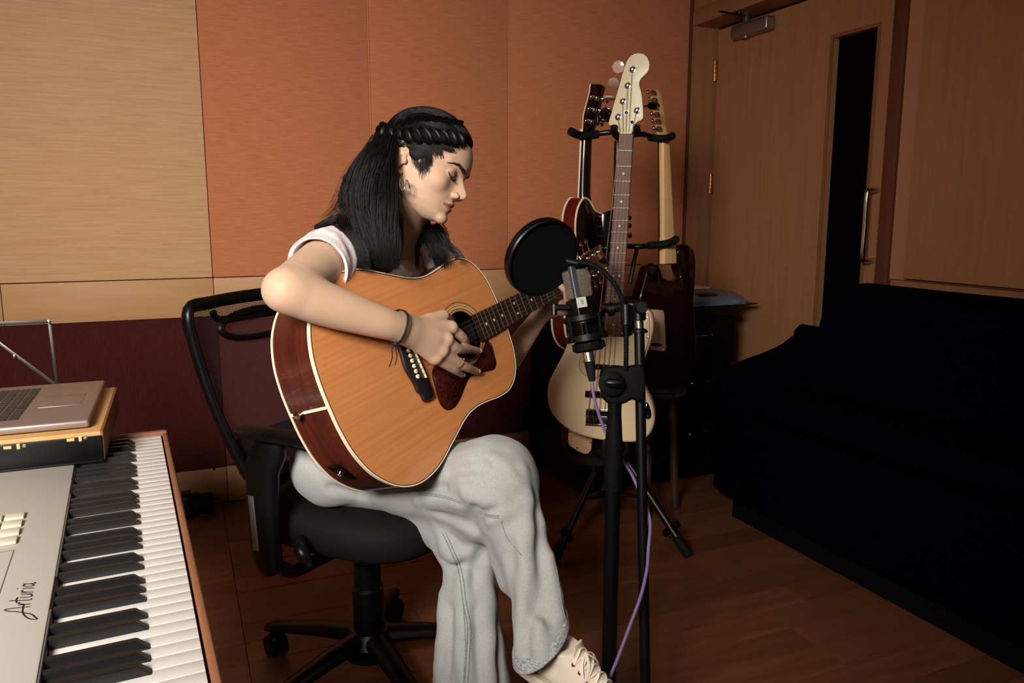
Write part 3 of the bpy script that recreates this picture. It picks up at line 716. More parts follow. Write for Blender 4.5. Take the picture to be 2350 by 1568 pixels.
def band(name, loop, z0, z1, out_, in_, m):
    b = B(MG); A = inset(loop, SG*out_); I = inset(loop, SG*in_); zf0 = z0 if callable(z0) else (lambda x: z0); zf1 = z1 if callable(z1) else (lambda x: z1)
    R_ = [[b._v((p_.x, p_.y, f(p_.x))) for p_ in L_] for L_, f in ((A, zf0), (A, zf1), (I, zf1), (I, zf0))]
    k = len(loop)
    for q_ in range(4):
        for i in range(k): b.bm.faces.new((R_[q_][i], R_[q_][(i+1) % k], R_[(q_+1) % 4][(i+1) % k], R_[(q_+1) % 4][i]))
    return b.build(name, m, ag, ang=40)
band('binding', outl, -.0055, .0022, -.0012, .0008, M['ivory'])
band('purfling', outl, .0005, .0018, .0010, .0024, M['ink'])
band('binding', outl, lambda x: zb_(x)-.001, lambda x: zb_(x)+.004, -.0012, .001, M['ivory'])
B(MG).box((-.001, 0, -.058), (.0022, .0052, .114)).build('tail_strip', M['ivory'], ag, smooth=False)
B(MG).lathe([(.004, 0), (.004, .006), (.0055, .009), (.0085, .013), (.0085, .0145), (.006, .0135), (0, .0125)], (-.001, 0, -.075), (-1, 0, 0), 20).build('strap_button', M['chrome'], ag)
# output jack plate on the lower side
jp = [p_ for p_ in outl if p_.y < 0]; jq = min(jp, key=lambda p_: abs(p_.y+.128)+ (10 if p_.x > .1 else 0)); jn = V((-.83, -.55, 0))
rj = fr((0, 0, 1), (.55, -.83, 0))
B(MG).box(jq+V((0, 0, -.068))+jn*.001, (.035, .05, .004), rj, .0015).build('jack_plate', M['black_gloss'], ag)
B(MG).lathe([(.006, 0), (.006, .003), (.0035, .0035), (.003, .001), (0, .001)], jq+V((0, 0, -.072))+jn*.003, jn, 16).build('jack_socket', M['chrome'], ag)
# rosette rings
def ringflat(name, r0_, r1_, m, z=.0014):
    b = B(MG); n = 64; A = [b._v(hc+V((r0_*math.cos(t), r0_*math.sin(t), z))) for t in np.linspace(0, 2*math.pi, n, endpoint=False)]
    I = [b._v(hc+V((r1_*math.cos(t), r1_*math.sin(t), z))) for t in np.linspace(0, 2*math.pi, n, endpoint=False)]
    for i in range(n): b.bm.faces.new((A[i], A[(i+1) % n], I[(i+1) % n], I[i]))
    b.build(name, m, ag, smooth=False)
M['ros_green'] = mat('rosette_dark', (92, 78, 48), .4); M['ros_light'] = mat('rosette_light', (214, 190, 138), .4)
for r0_, r1_, m_ in ((.0535, .0555, M['ros_green']), (.0585, .0600, M['ros_light']), (.0602, .0622, M['ros_green']), (.0624, .0636, M['ros_light']), (.0675, .0695, M['ros_green'])):
    ringflat('rosette_ring', r0_, r1_, m_)
# pickguard, bridge from the photo outline on the top's plane
def gpoly(name, pts, z0, th, m, par=ag, bev=.0006, n=5, closed=True):
    L_ = [gp(x, y, z0) for x, y in pts]; L_ = cr(L_, n, True) if n > 1 else L_
    return B(MG).prism([V((p_.x, p_.y, z0)) for p_ in L_], (0, 0, th), bevel=bev, seg=1).build(name, m, par, ang=50)
gpoly('pickguard', [(1108, 800), (1116, 782), (1127, 790), (1134, 815), (1138, 835), (1133, 848), (1122, 852), (1095, 858), (1077, 868), (1068, 885), (1056, 915), (1044, 934), (1029, 942), (1016, 936), (1006, 920), (998, 890), (991, 862), (993, 846), (1004, 832), (1020, 838), (1045, 855), (1075, 846), (1098, 822)], .0016, .0012, M['tortoise'])
gpoly('bridge', [(900, 762), (908, 749), (920, 747), (929, 762), (938, 790), (954, 822), (969, 852), (981, 880), (990, 911), (970, 923), (962, 908), (953, 900), (944, 880), (925, 848), (915, 815), (906, 785)], .0016, .009, M['black_gloss'] if 0 else mat('bridge_black', (22, 19, 18), .45), bev=.002, n=3)
sx_ = NUT-SCL
for k in range(6):
    yy = .026-.0104*k; xx = sx_-.014-.0006*k
    B(MG).lathe([(.0030, 0), (.0042, .001), (.0044, .003), (.003, .0045), (0, .005)], (xx, yy, .0104), (0, 0, 1), 14).build('bridge_pin', M['ivory'], ag)
    B(MG).lathe([(.0012, 0), (0, .0003)], (xx+.001, yy, .0154), (0, 0, 1), 8).build('pin_dot', M['ink'], ag)
B(MG).box((sx_, 0, .0125), (.0026, .072, .005), Matrix.Rotation(.04, 3, 'Z'), .0006).build('saddle', M['ivory'], ag)
# fretboard / neck
wf = lambda s_: (.043+(.013)*s_/fx(14))/2
xe = NUT-fx(20)-.011
def nb(x, z, k=1.0): h_ = wf(NUT-x)*k; return h_
b = B(MG); vs = []
for x in (xe, NUT):
    h_ = wf(NUT-x); vs += [(x, -h_, .0016), (x, h_, .0016), (x, h_*.98, .0082), (x, -h_*.98, .0082)]
b.faces(vs, [(0, 1, 2, 3), (7, 6, 5, 4)]+[(j, (j+1) % 4, 4+(j+1) % 4, 4+j) for j in range(4)])
b.build('fretboard', M['rosewood'], ag, smooth=False)
for n in range(1, 21):
    x = NUT-fx(n); h_ = wf(NUT-x)*.99
    B(MG).tube([(x, -h_, .0083), (x, h_, .0083)], .0009, 6).build('fret', M['fret'], ag)
for n in (3, 5, 7, 9, 12, 15, 17, 19):
    x = NUT-(fx(n)+fx(n-1))/2
    for yy in ((-.012, .012) if n == 12 else (0,)):
        B(MG).lathe([(.0029, 0), (.0029, .0004)], (x, yy, .0082), (0, 0, 1), 14).build('fret_marker', M['mop'], ag)
b = B(MG); rings = []
for x, dp_ in ((.50, .085), (.508, .07), (.52, .032), (.545, .022), (.60, .019), (.70, .0175), (NUT-.02, .016), (NUT+.008, .016)):
    h_ = wf(NUT-x)
    rings.append([b._v((x, h_*math.cos(t), .0016-dp_*math.sin(t)*(1 if dp_ < .03 else 1)) if True else 0) for t in np.linspace(0, math.pi, 12)])
for p_, q_ in zip(rings, rings[1:]):
    for j in range(11): b.bm.faces.new((p_[j], p_[j+1], q_[j+1], q_[j]))
    b.bm.faces.new((p_[-1], p_[0], q_[0], q_[-1]))
b.bm.faces.new(rings[0]); b.bm.faces.new(rings[-1]); b.build('neck', M['mahogany'], ag, ang=50)
B(MG).box((NUT+.002, 0, .0065), (.005, .044, .010), None, .0006).build('nut', M['ivory'], ag)
hr = Matrix.Rotation(math.radians(13), 3, 'Y')
MH = MG @ Matrix.Translation((NUT+.004, 0, .002)) @ hr.to_4x4()
hp = [(0, .021), (.02, .027), (.045, .035), (.12, .0385), (.175, .040), (.187, .036), (.181, .018), (.186, 0)]
hl = [V((x, y, 0)) for x, y in hp]+[V((x, -y, 0)) for x, y in hp[-2::-1]]
B(MH).prism(hl, (0, 0, -.016), bevel=.001).build('headstock', M['black_gloss'], ag)
for sg in (-1, 1):
    for k in range(3):
        x = .05+.045*k; y = sg*.024
        tn = B(MH).lathe([(.0065, 0), (.006, .002), (.0035, .0025), (.003, .009), (0, .0095)], (x, y, 0), (0, 0, 1), 14).build('tuner_post', M['chrome'], ag)
        tb = B(MH); tb.tube([(x, sg*.030, -.021), (x, sg*.052, -.021)], .0022, 8); tb.box((x, sg*.028, -.020), (.014, .016, .008), None, .0015)
        tb.ell((x, sg*.058, -.021), (.0085, .008, .0035), n=14, m=8); tb.build('tuner', M['chrome'], ag)
for k in range(6):
    yn = .0172-.00688*k; ys2 = .026-.0104*k
    sg = 1 if k < 3 else -1; kk = (2-k) if k < 3 else (k-3); kk = 2-kk if 0 else kk
    px_ = .05+.045*(2-kk if k < 3 else 2-kk)
    pst = MG.inverted() @ (MH @ V((px_, sg*.024, .006)))
    B(MG).tube([(sx_-.012, ys2, .0112), (sx_, ys2, .0152), (NUT+.002, yn, .0118), pst], .00062-.00005*k, 5).build('string', M['string'], ag)
# ================================================================== GUITARS ON THE STAND
STC = V((1.335, 2.27, 0))       # stand post foot
M['cream_body'] = mat('cream_finish', (226, 198, 158), .22, coat=.4)
M['maple'] = mat('maple', (226, 186, 128), .35, coat=.2, var=((60, 60, 4), .3, (208, 164, 106)))
M['maple_pale'] = mat('pale_maple', (230, 214, 182), .4, var=((50, 50, 3), .3, (220, 200, 164)))
M['burst_red'] = mat('cherry_finish', (112, 32, 20), .2, coat=.5, var=((8, 8, 8), .3, (56, 14, 10)))
M['burst'] = mat('dark_burst', (34, 11, 7), .2, coat=.4, spec=.35, var=((7, 7, 7), .14, (7, 4, 4)))
M['clear'] = mat('smoky_tuner', (196, 160, 142), .12, spec=.8)
M['tan_plate'] = mat('tan_plate', (222, 172, 130), .4)
# ---- cream bass, plane through the nut and the body
wv = (Rt*.93 - fh*.37).normalized()
n0 = P(1438, 307, 2.33); n1 = P(1405, 1000, 2.44)
vv = (n0-n1).normalized(); bn = wv.cross(vv).normalized()    # towards the viewer
if bn.dot(Fw) > 0: bn = -bn
def bp(px, py, off=0): return PP(px, py, n0+bn*off, bn)
bs_ = thing('bass_guitar', n1, 'cream bass guitar facing forward on the guitar stand', 'guitar', 'guitars on the stand')
def bpoly(name, pts, off, th, m, bev=.002, n=5, par=bs_, f=bp, nn=None, seg=3):
    nn = nn or bn
    L_ = [f(x, y, off) for x, y in pts]; L_ = cr(L_, n, True) if n > 1 else L_
    return B().prism(L_, nn*th, bevel=bev, seg=seg).build(name, m, par, ang=50)
body = [(1387, 772), (1372, 757), (1358, 722), (1345, 680), (1331, 668), (1322, 690), (1318, 740), (1306, 795), (1285, 838), (1268, 872), (1264, 905), (1270, 935), (1288, 962), (1325, 988), (1375, 1003), (1430, 1009), (1470, 1008), (1493, 995), (1505, 972), (1507, 945), (1500, 915), (1484, 882), (1477, 855), (1484, 822), (1496, 790), (1504, 755), (1503, 728), (1495, 711), (1484, 709), (1475, 722), (1466, 750), (1452, 768), (1437, 773)]
bpoly('body', body, -.042, .040, M['cream_body'], .009, 4)
# pickguard edge line (same cream) proud on the body
pg = [(1384, 775), (1370, 800), (1345, 812), (1331, 826), (1331, 848), (1344, 862), (1372, 868), (1410, 872), (1440, 866), (1466, 850), (1478, 815), (1489, 780), (1491, 750), (1488, 722), (1481, 720), (1472, 735), (1462, 760), (1440, 772)]
bpoly('pickguard', pg, -.0018, .0022, M['cream_body'], .0005, 4, seg=1)
b = B(); L_ = cr([bp(x, y, .0006) for x, y in pg], 4, True); b.tube(L_, .0006, 4, closed=True); b.build('pickguard_edge', M['rosewood'], bs_, smooth=False)
for px, py in ((1484, 730), (1487, 775), (1427, 766), (1340, 830), (1376, 862)):
    B().lathe([(.0035, 0), (.003, .0015), (0, .002)], bp(px, py, .0004), bn, 10).build('screw', M['nickel'], bs_)
S_ = .864
ga, gb = (1422, 307), (1454, 308); gc, gd = (1386, 770), (1426, 770)
def fb(t, s_):   # s_: 0 left .. 1 right, t: distance from nut in metres, follows the board in its plane
    a0_, b0_ = bp(*ga), bp(*gb); a1_, b1_ = bp(*gc), bp(*gd)
    Ln = (a1_-a0_).length; k = t/Ln; p0_ = a0_+(a1_-a0_)*k; p1_ = b0_+(b1_-b0_)*k; return p0_+(p1_-p0_)*s_
LB = (bp(*gc)-bp(*ga)).length
SB = LB/(1-2**(-20.6/12))
fr_ = lambda n: SB*(1-2**(-n/12))
B().prism([fb(0, 0), fb(LB, 0), fb(LB, 1), fb(0, 1)], bn*.0065, bevel=.001, seg=1).build('fretboard', M['rose_board'], bs_)
B().prism([fb(0, .02), fb(LB, .02), fb(LB, .98), fb(0, .98)], -bn*.018, bevel=.006, seg=3).build('neck', M['maple'], bs_)
for n in range(1, 21):
    B().tube([fb(fr_(n), -.02)+bn*.0068, fb(fr_(n), 1.02)+bn*.0068], .0012, 6).build('fret', M['fret'], bs_)
for n in (3, 5, 7, 9, 12, 15, 17, 19):
    for s_ in ((.3, .7) if n == 12 else (.5,)):
        B().lathe([(.0034, 0), (.0034, .0005)], fb((fr_(n)+fr_(n-1))/2, s_)+bn*.0065, bn, 14).build('fret_marker', M['mop'], bs_)
B().box(fb(-.002, .5)+bn*.004, (.036, .005, .010), Matrix((wv, -vv, bn)).transposed(), .0006).build('nut', M['ivory'], bs_)
head = [(1424, 306), (1418, 296), (1403, 290), (1399, 282), (1405, 262), (1414, 230), (1424, 196), (1434, 160), (1443, 138), (1455, 127), (1470, 124), (1484, 130), (1492, 146), (1490, 164), (1480, 176), (1472, 184), (1469, 196), (1474, 216), (1477, 245), (1478, 268), (1475, 276), (1464, 282), (1456, 292), (1452, 306)]
bpoly('headstock', head, -.012, .012, M['maple_pale'], .0015, 3, seg=2)
M['tree_white'] = mat('tree_white', (248, 246, 242), .4)
tp_ = [(1452, 160), (1441, 197), (1430, 233), (1462, 254), (1419, 269)]
for i, (px, py) in enumerate(tp_):
    q = bp(px, py, 0)
    B().lathe([(.0095, 0), (.0095, .002), (.0055, .003), (.005, .008), (.006, .012), (.0045, .014), (0, .0145)], q, bn, 20).build('tuner_post', M['chrome'], bs_)
    side = -1 if i != 3 else 1
    ed = q-bn*.018+vv*.015; k_ = [.030, .030, .030, .026, .026][i]
    out_ = ed+wv*side*k_*1.05
    tb = B(); tb.tube([ed+wv*side*.008, out_], .0028, 8); tb.box(ed, (.026, .02, .012), Matrix((wv, -vv, bn)).transposed(), .002); tb.build('tuner_shaft', M['chrome'], bs_)
    rt_ = Matrix.Rotation([.2, 1.0, 1.45, 1.2, .3][i], 3, wv) @ Matrix((wv, -vv, bn)).transposed()
    kb2 = B(); c_ = out_+wv*side*.014
    kb2.prism([c_+rt_@V((side*a, b_, -.0025)) for a, b_ in ((-.016, -.005), (-.010, -.015), (.004, -.019), (.016, -.013), (.022, 0), (.016, .013), (.004, .019), (-.010, .015), (-.016, .005))], rt_@V((0, 0, .005)), bevel=.001)
    kb2.build('tuner_key', M['clear'] if i < 4 and i != 3 else M['black_gloss'], bs_)
for px, py in ((1438, 259), (1451, 281)):
    B().lathe([(.0095, 0), (.0095, .004), (.0045, .0055)], bp(px, py, .0002), bn, 20, caps=False).build('string_tree', M['tree_white'], bs_); B().lathe([(.0045, 0), (.003, .001), (0, .0012)], bp(px, py, .0056), bn, 12).build('tree_screw', M['steel_dark'], bs_)
brx = [(1349, 1000), (1366, 1000), (1380, 1000), (1392, 1000), (1404, 1000)]
xt = [0.10, .30, .50, .70, .90]
sadl = [(1352, 952), (1364, 953), (1377, 954), (1389, 955), (1401, 956)]
for i in range(5):
    tpi = [4, 2, 1, 0, 3][i]
    pn_ = bp(*tp_[tpi])+bn*.008
    B().tube([bp(sadl[i][0]-1, sadl[i][1]+20, .004), bp(*sadl[i])+bn*.014, fb(0, xt[i])+bn*.010, pn_], .0012-.0001*i, 5).build('string', M['string'], bs_)
def bbox(name, x0, y0, x1, y1, th, m, bev=.0015, off=0, n=1):
    return bpoly(name, [(x0, y0), (x1, y0+3), (x1-1, y1+3), (x0-1, y1)], off, th, m, bev, 1, seg=2)
b1 = bbox('bridge', 1346, 938, 1412, 975, .003, M['chrome'])
bbox('bridge_block', 1347, 940, 1412, 952, .010, M['black_gloss']); bbox('bridge_saddle', 1347, 953, 1412, 956, .012, M['chrome'], .0005); bbox('bridge_block', 1346, 957, 1411, 971, .006, M['steel_dark'])
bbox('bridge_edge', 1345, 972, 1410, 975, .010, M['chrome'], .0005)
bbox('pickup', 1345, 896, 1412, 911, .011, M['black_gloss'], .003)
bbox('pickup', 1368, 835, 1424, 847, .011, M['black_gloss'], .003)
for k in range(5):
    B().lathe([(.0025, 0), (.002, .0008), (0, .001)], bp(1373+12*k, 842, .011), bn, 8).build('pole_piece', M['chrome'], bs_)
    B().lathe([(.0025, 0), (.002, .0008), (0, .001)], bp(1353+12*k, 903, .011), bn, 8).build('pole_piece', M['chrome'], bs_)
ctl = [(1480, 925), (1487, 925), (1494, 945), (1494, 957), (1488, 962), (1480, 960), (1470, 958), (1466, 930)]
bpoly('control_plate', ctl, .0002, .002, M['black_gloss'], .0004, 3, seg=1)
B().lathe([(.008, 0), (.0075, .012), (0, .013)], bp(1476, 945, .002), bn, 16).build('control_knob', M['chrome'], bs_)
B().lathe([(.006, 0), (.004, .006), (.007, .009), (0, .011)], bp(1373, 1001, -.02), -vv, 12).build('strap_button', M['chrome'], bs_)
# ---- black guitar low behind the bass
dz = .07
n2 = P(1413, 600, 2.50)
def kp2(px, py, off=0): return PP(px, py, n0-bn*.115+bn*off, bn)
bg = thing('electric_guitar', kp2(1380, 1120), 'black electric guitar with tan scratchplate hidden behind the cream bass', 'guitar', 'guitars on the stand')
bl = [(1395, 800), (1370, 770), (1345, 765), (1330, 800), (1326, 850), (1318, 900), (1300, 950), (1296, 1000), (1305, 1040), (1340, 1062), (1385, 1068), (1425, 1058), (1448, 1030), (1450, 990), (1438, 940), (1435, 880), (1446, 830), (1446, 795), (1430, 780), (1412, 800)]
bpoly('body', bl, -.02, .040, M['black_gloss'], .008, 3, par=bg, f=kp2)
pgd = [(1306, 958), (1330, 940), (1363, 960), (1361, 985), (1357, 1032), (1350, 1041), (1342, 1042), (1326, 1035), (1309, 1024), (1304, 1015)]
q_ = bpoly('pickguard', pgd, .0205, .002, M['tan_plate'], .0006, 1, par=bg, f=kp2, seg=1)
for px, py in ((1307, 991), (1325, 1029), (1356, 1016)):
    B().lathe([(.003, 0), (.002, .001), (0, .0012)], kp2(px, py, .0225), bn, 8).build('screw', M['ink'], bg)
B().prism([kp2(1403, 596, .0), kp2(1392, 800, .0), kp2(1424, 800, .0), kp2(1428, 598, .0)], bn*.02, bevel=.004).build('neck', M['maple'], bg)
hd2 = [(1403, 598), (1396, 590), (1388, 560), (1385, 520), (1383, 494), (1395, 486), (1415, 482), (1434, 490), (1437, 520), (1430, 560), (1428, 598)]
bpoly('headstock', hd2, 0, .014, M['black_gloss'], .001, 3, par=bg, f=kp2)
for px, py, sd_ in ((1384, 498, -1), (1383, 520, -1), (1382, 542, -1), (1433, 541, 1), (1432, 518, 1), (1432, 500, 1)):
    q = kp2(px, py, .004); tb = B(); tb.tube([q, q+wv*sd_*.014], .0022, 8); tb.ell(q+wv*sd_*.018, (.007, .006, .008)); tb.build('tuner', M['chrome'] if sd_ < 0 else M['black_gloss'], bg)
# ---- dark sunburst guitar seen from the back, right side of the stand
rv = (Rt*.76+fh*.65).normalized()            # width direction, right side farther
s0 = P(1522, 300, 2.52); s1 = P(1532, 880, 2.66); sv = (s0-s1).normalized(); sn = rv.cross(sv).normalized()
if sn.dot(Fw) > 0: sn = -sn
def sp2(px, py, off=0): return PP(px, py, s0+sn*off, sn)
sg_ = thing('electric_guitar', s1, 'dark sunburst electric guitar turned away, right side of the stand', 'guitar', 'guitars on the stand')
spoly = lambda name, pts, off, th, m, bev=.002, n=4, seg=3: bpoly(name, pts, off, th, m, bev, n, sg_, sp2, sn, seg)
sb = [(1540, 640), (1535, 600), (1534, 575), (1543, 562), (1558, 561), (1570, 575), (1575, 600), (1574, 650), (1571, 690), (1574, 740), (1577, 780), (1575, 820), (1566, 855), (1545, 878), (1515, 888), (1480, 885), (1450, 868), (1432, 840), (1430, 800), (1440, 760), (1448, 720), (1448, 680), (1458, 640), (1466, 612), (1478, 603), (1492, 612), (1505, 640)]
spoly('body', sb, -.02, .042, M['burst'], .009)
spoly('neck', [(1510, 316), (1526, 316), (1541, 604), (1513, 604)], -.0, .021, M['maple'], .007, 1)
B().prism([sp2(1528, 316, -.007), sp2(1543, 604, -.007), sp2(1510, 604, -.007), sp2(1509, 316, -.007)], sn*.007, bevel=.001).build('fretboard', M['rosewood'], sg_)
spoly('heel', [(1512, 545), (1539, 545), (1541, 606), (1512, 606)], .0, .024, M['maple'], .005, 1)
spoly('headstock', [(1510, 318), (1503, 300), (1497, 260), (1492, 225), (1492, 212), (1499, 206), (1508, 214), (1516, 255), (1523, 300), (1527, 318)], 0.0, .013, M['maple'], .001, 2)
for k in range(6):
    t = k/5; q = sp2(1497+13*t, 214+82*t, .014)
    tb = B(); tb.box(q+sn*.004, (.017, .014, .010), Matrix((rv, sv, sn)).transposed(), .002); tb.tube([q+sn*.005, q-rv*.024+sn*.005], .0022, 8); tb.ell(q-rv*.027+sn*.005, (.0045, .0045, .007)); tb.build('tuner', M['chrome'], sg_)
    q2 = sp2(1506+14*t, 220+78*t, -.004); B().tube([q2, q2+rv*.010-sn*.010], .0025, 8).build('tuner_post', M['brass'], sg_)
q_ = spoly('back_plate', [(1492, 710), (1521, 712), (1524, 720), (1528, 798), (1525, 807), (1490, 803), (1470, 795), (1470, 715)], .0222, .002, mat('white_plate', (212, 178, 150), .4), .0006, 1, 1)
spoly('plate_slot', [(1478, 784), (1518, 789), (1519, 796), (1478, 792)], .0243, .0004, M['ink'], 0, 1, 1)
for px, py in ((1518, 716), (1520, 752), (1523, 802)): B().lathe([(.0028, 0), (.002, .001), (0, .0012)], sp2(px, py, .0245), sn, 8).build('screw', M['nickel'], sg_)
q_ = spoly('neck_plate', [(1484, 612), (1510, 606), (1511, 646), (1487, 648)], .0222, .0025, M['chrome'] if 0 else M['black_gloss'], .001, 1, 1)
# ---- sunburst semi-hollow, edge on, left side of the stand
lw = (fh*.80+Rt*.60).normalized()           # width direction runs away from the camera
e0 = P(1345, 312, 2.48); e1 = P(1322, 860, 2.62); ev = (e0-e1).normalized(); en = lw.cross(ev).normalized()
if en.dot(Rt) > 0: en = -en                  # front faces left
hl_ = thing('electric_guitar', e1, 'cherry sunburst hollow-body guitar seen edge-on, left side of the stand', 'guitar', 'guitars on the stand')
EM = Matrix((lw, ev, en)).transposed().to_4x4(); EM.translation = e0   # local: x depth, y up, z front(left)
sc_ = .94
hb_ = [(.0, -.235), (-.02, -.225), (-.05, -.20), (-.085, -.195), (-.115, -.225), (-.125, -.27), (-.118, -.33), (-.105, -.38), (-.118, -.43), (-.15, -.49), (-.165, -.55), (-.155, -.61), (-.12, -.655), (-.06, -.68), (0, -.685)]
ol = [V((x, y, 0)) for x, y in hb_]; ol = ol+[V((-p_.x, p_.y, 0)) for p_ in ol[-2:6:-1]]+[V(q) for q in ((.112, -.37, 0), (.105, -.33, 0), (.085, -.29, 0), (.05, -.255, 0), (.025, -.24, 0))]; ol = cr(ol, 4, True)
b = B(EM); n_ = len(ol); R0 = [b._v(p_+V((0, 0, -.004))) for p_ in ol]; R1 = [b._v(p_+V((0, 0, -.052))) for p_ in ol]
for i in range(n_): b.bm.faces.new((R0[i], R0[(i+1) % n_], R1[(i+1) % n_], R1[i]))
b.build('side', M['burst_red'], hl_, ang=60)
def arch(name, z, sgn, m):
    b = B(EM); c_ = V((0, -.46, 0)); rings = []
    for k, h_ in ((1, 0), (.93, .003), (.8, .008), (.6, .012), (.35, .015), (.02, .016)):
        rings.append([b._v(c_+(p_-c_)*k+V((0, 0, z+sgn*h_))) for p_ in ol])
    for p_, q_ in zip(rings, rings[1:]):
        for j in range(n_): b.bm.faces.new((p_[j], p_[(j+1) % n_], q_[(j+1) % n_], q_[j]))
    b.bm.faces.new(rings[-1]); b.build(name, m, hl_, ang=60)
arch('top', -.004, 1, M['burst']); arch('back', -.052, -1, M['burst'])
for z in (-.004, -.052): B(EM).tube([p_+V((0, 0, z)) for p_ in ol], .0034, 6, closed=True).build('binding', M['ivory'], hl_)
b = B(EM); rings = []
for y, hw, dd in ((.01, .021, .020), (-.10, .023, .021), (-.18, .024, .023), (-.215, .025, .032), (-.24, .026, .046)):
    rings.append([b._v((hw*math.cos(t), y, -dd*math.sin(t)+.002)) for t in np.linspace(0, math.pi, 12)])
for p_, q_ in zip(rings, rings[1:]):
    for j in range(11): b.bm.faces.new((p_[j], p_[j+1], q_[j+1], q_[j]))
    b.bm.faces.new((p_[-1], p_[0], q_[0], q_[-1]))
b.bm.faces.new(rings[0]); b.bm.faces.new(rings[-1]); b.build('neck', M['burst'], hl_, ang=60)
B(EM).box((0, -.155, .0055), (.046, .35, .006), None, .001).build('fretboard', M['ivory'], hl_)
hr2 = Matrix.Rotation(math.radians(-12), 4, 'X')
EH = EM @ Matrix.Translation((0, .01, 0)) @ hr2
hh = [(-.021, 0), (-.036, .05), (-.030, .12), (-.034, .145), (0, .15), (.034, .145), (.030, .12), (.036, .05), (.021, 0)]
B(EH).prism([V((x, y, 0)) for x, y in hh], (0, 0, -.014), bevel=.001).build('headstock', M['burst'], hl_)
B(EH).prism([V((x*1.01, y, .0005)) for x, y in hh], (0, 0, .003), bevel=.0006).build('headstock_face', M['ivory'], hl_)
for k in range(3):
    for sgn in (-1, 1):
        y = .035+.036*k; tb = B(EH); tb.box((sgn*.018, y, -.020), (.016, .016, .013), None, .003); tb.tube([(sgn*.018, y, -.022), (sgn*.042, y, -.022)], .0023, 8); tb.ell((sgn*.048, y, -.022), (.007, .009, .0045)); tb.build('tuner', M['chrome'], hl_)
        B(EH).tube([(sgn*.016, y, .003), (sgn*.016, y, .013)], .0028, 8).build('tuner_post', M['chrome'], hl_)
# ================================================================== GUITAR STAND
gs = thing('guitar_stand', STC, 'black tripod guitar stand carrying four instruments', 'guitar stand')
foam = M['rubber']
pt = PP(1438, 320, STC, fh); pt = V((STC.x, STC.y, pt.z))
B().tube([V((STC.x, STC.y, .22)), V((STC.x, STC.y, .80))], .014, 14).tube([V((STC.x, STC.y, .78)), V((STC.x, STC.y, 1.33))], .011, 14).build('post', M['steel_dark'], gs)
for z in (.78, .36, .26): B().tube([V((STC.x, STC.y, z-.02)), V((STC.x, STC.y, z+.02))], .02, 14).build('collar', M['black'], gs)
def D(px, py, d): return P(px, py, d)
dB = 2.46
ctr_ = V((STC.x, STC.y, D(1440, 312, dB).z))
# upper yoke arms, foam covered
def arm(name, pts, r=.008, m=M['steel_dark']): B().tube(cr([V(p_) for p_ in pts], 5), r, 10).build(name, m, gs)
arm('yoke_arm', [ctr_, D(1410, 304, 2.47), D(1365, 308, 2.48)])
arm('foam_arm', [D(1372, 308, 2.475), D(1340, 312, 2.46), D(1322, 308, 2.44), D(1309, 301, 2.42)], .013, foam)
arm('yoke_arm', [ctr_, D(1470, 308, 2.47), D(1500, 316, 2.50)])
arm('foam_arm', [D(1488, 315, 2.49), D(1515, 318, 2.49), D(1535, 316, 2.47), D(1544, 311, 2.45)], .0115, foam)
for px in (1409, 1461):
    arm('foam_arm', [ctr_+(D(px, 305, 2.44)-ctr_)*.5, D(px, 303, 2.37), D(px, 297, 2.335), D(px, 289, 2.325)], .0105, foam)
arm('neck_hook', [D(1410, 277, 2.44), D(1385, 275, 2.45), D(1374, 275, 2.45)], .006)
arm('neck_hook', [D(1372, 268, 2.45), D(1372, 282, 2.45)], .006)
c2 = V((STC.x, STC.y, D(1445, 566, dB).z))
arm('yoke_arm', [c2, D(1460, 566, 2.50), D(1500, 563, 2.53)], .0085)
arm('foam_arm', [D(1488, 564, 2.52), D(1520, 561, 2.53), D(1540, 556, 2.52), D(1552, 549, 2.49)], .0125, foam)
arm('yoke_arm', [D(1462, 570, 2.50), D(1455, 600, 2.48), D(1446, 650, 2.47)], .0065)
arm('yoke_arm', [c2, D(1400, 570, 2.5), D(1380, 568, 2.5)], .0085)
arm('foam_arm', [D(1392, 568, 2.5), D(1370, 570, 2.52), D(1355, 562, 2.5)], .0115, foam)
# body rests
for (pa_, pb_, dd, de) in (((1425, 1010), (1388, 1013), 2.50, 2.40), ((1440, 1010), (1480, 1014), 2.50, 2.38), ((1470, 905), (1550, 893), 2.55, 2.52)):
    a, c = D(*pa_, dd), D(*pb_, de); a = V((STC.x, STC.y, a.z-.01)); c = c-V((0, 0, .012))
    arm('rest_arm', [a, a.lerp(c, .5), c, c+V((0, 0, .004))-(fh*.04)], .009, foam)
# tripod legs with clamps and braces
feet = [PZ(1270, 1292, .012), PZ(1581, 1276, .012)]
f3 = STC+(STC-(feet[0]+feet[1])/2).normalized()*.33; f3.z = .012; f3.x += .02; feet.append(f3)
kn = V((STC.x, STC.y, .34))
for f in feet:
    u = (kn-f).normalized()
    B().tube([f+u*.05, kn], .0125, 12).build('leg', M['steel_dark'], gs)
    B().tube([f, f+u*.07], .0165, 12).build('rubber_foot', foam, gs)
    c = f+u*.10; r_ = fr(u, V((0, 0, 1)))
    B().box(c, (.022, .075, .016), r_, .004).build('clamp', M['black'], gs)
    mid = f.lerp(kn, .48)
    B().tube([mid, V((STC.x, STC.y, .13))], .006, 8).build('brace', M['steel_dark'], gs)
B().tube([V((STC.x, STC.y, .11)), V((STC.x, STC.y, .24))], .013, 12).build('post', M['steel_dark'], gs)
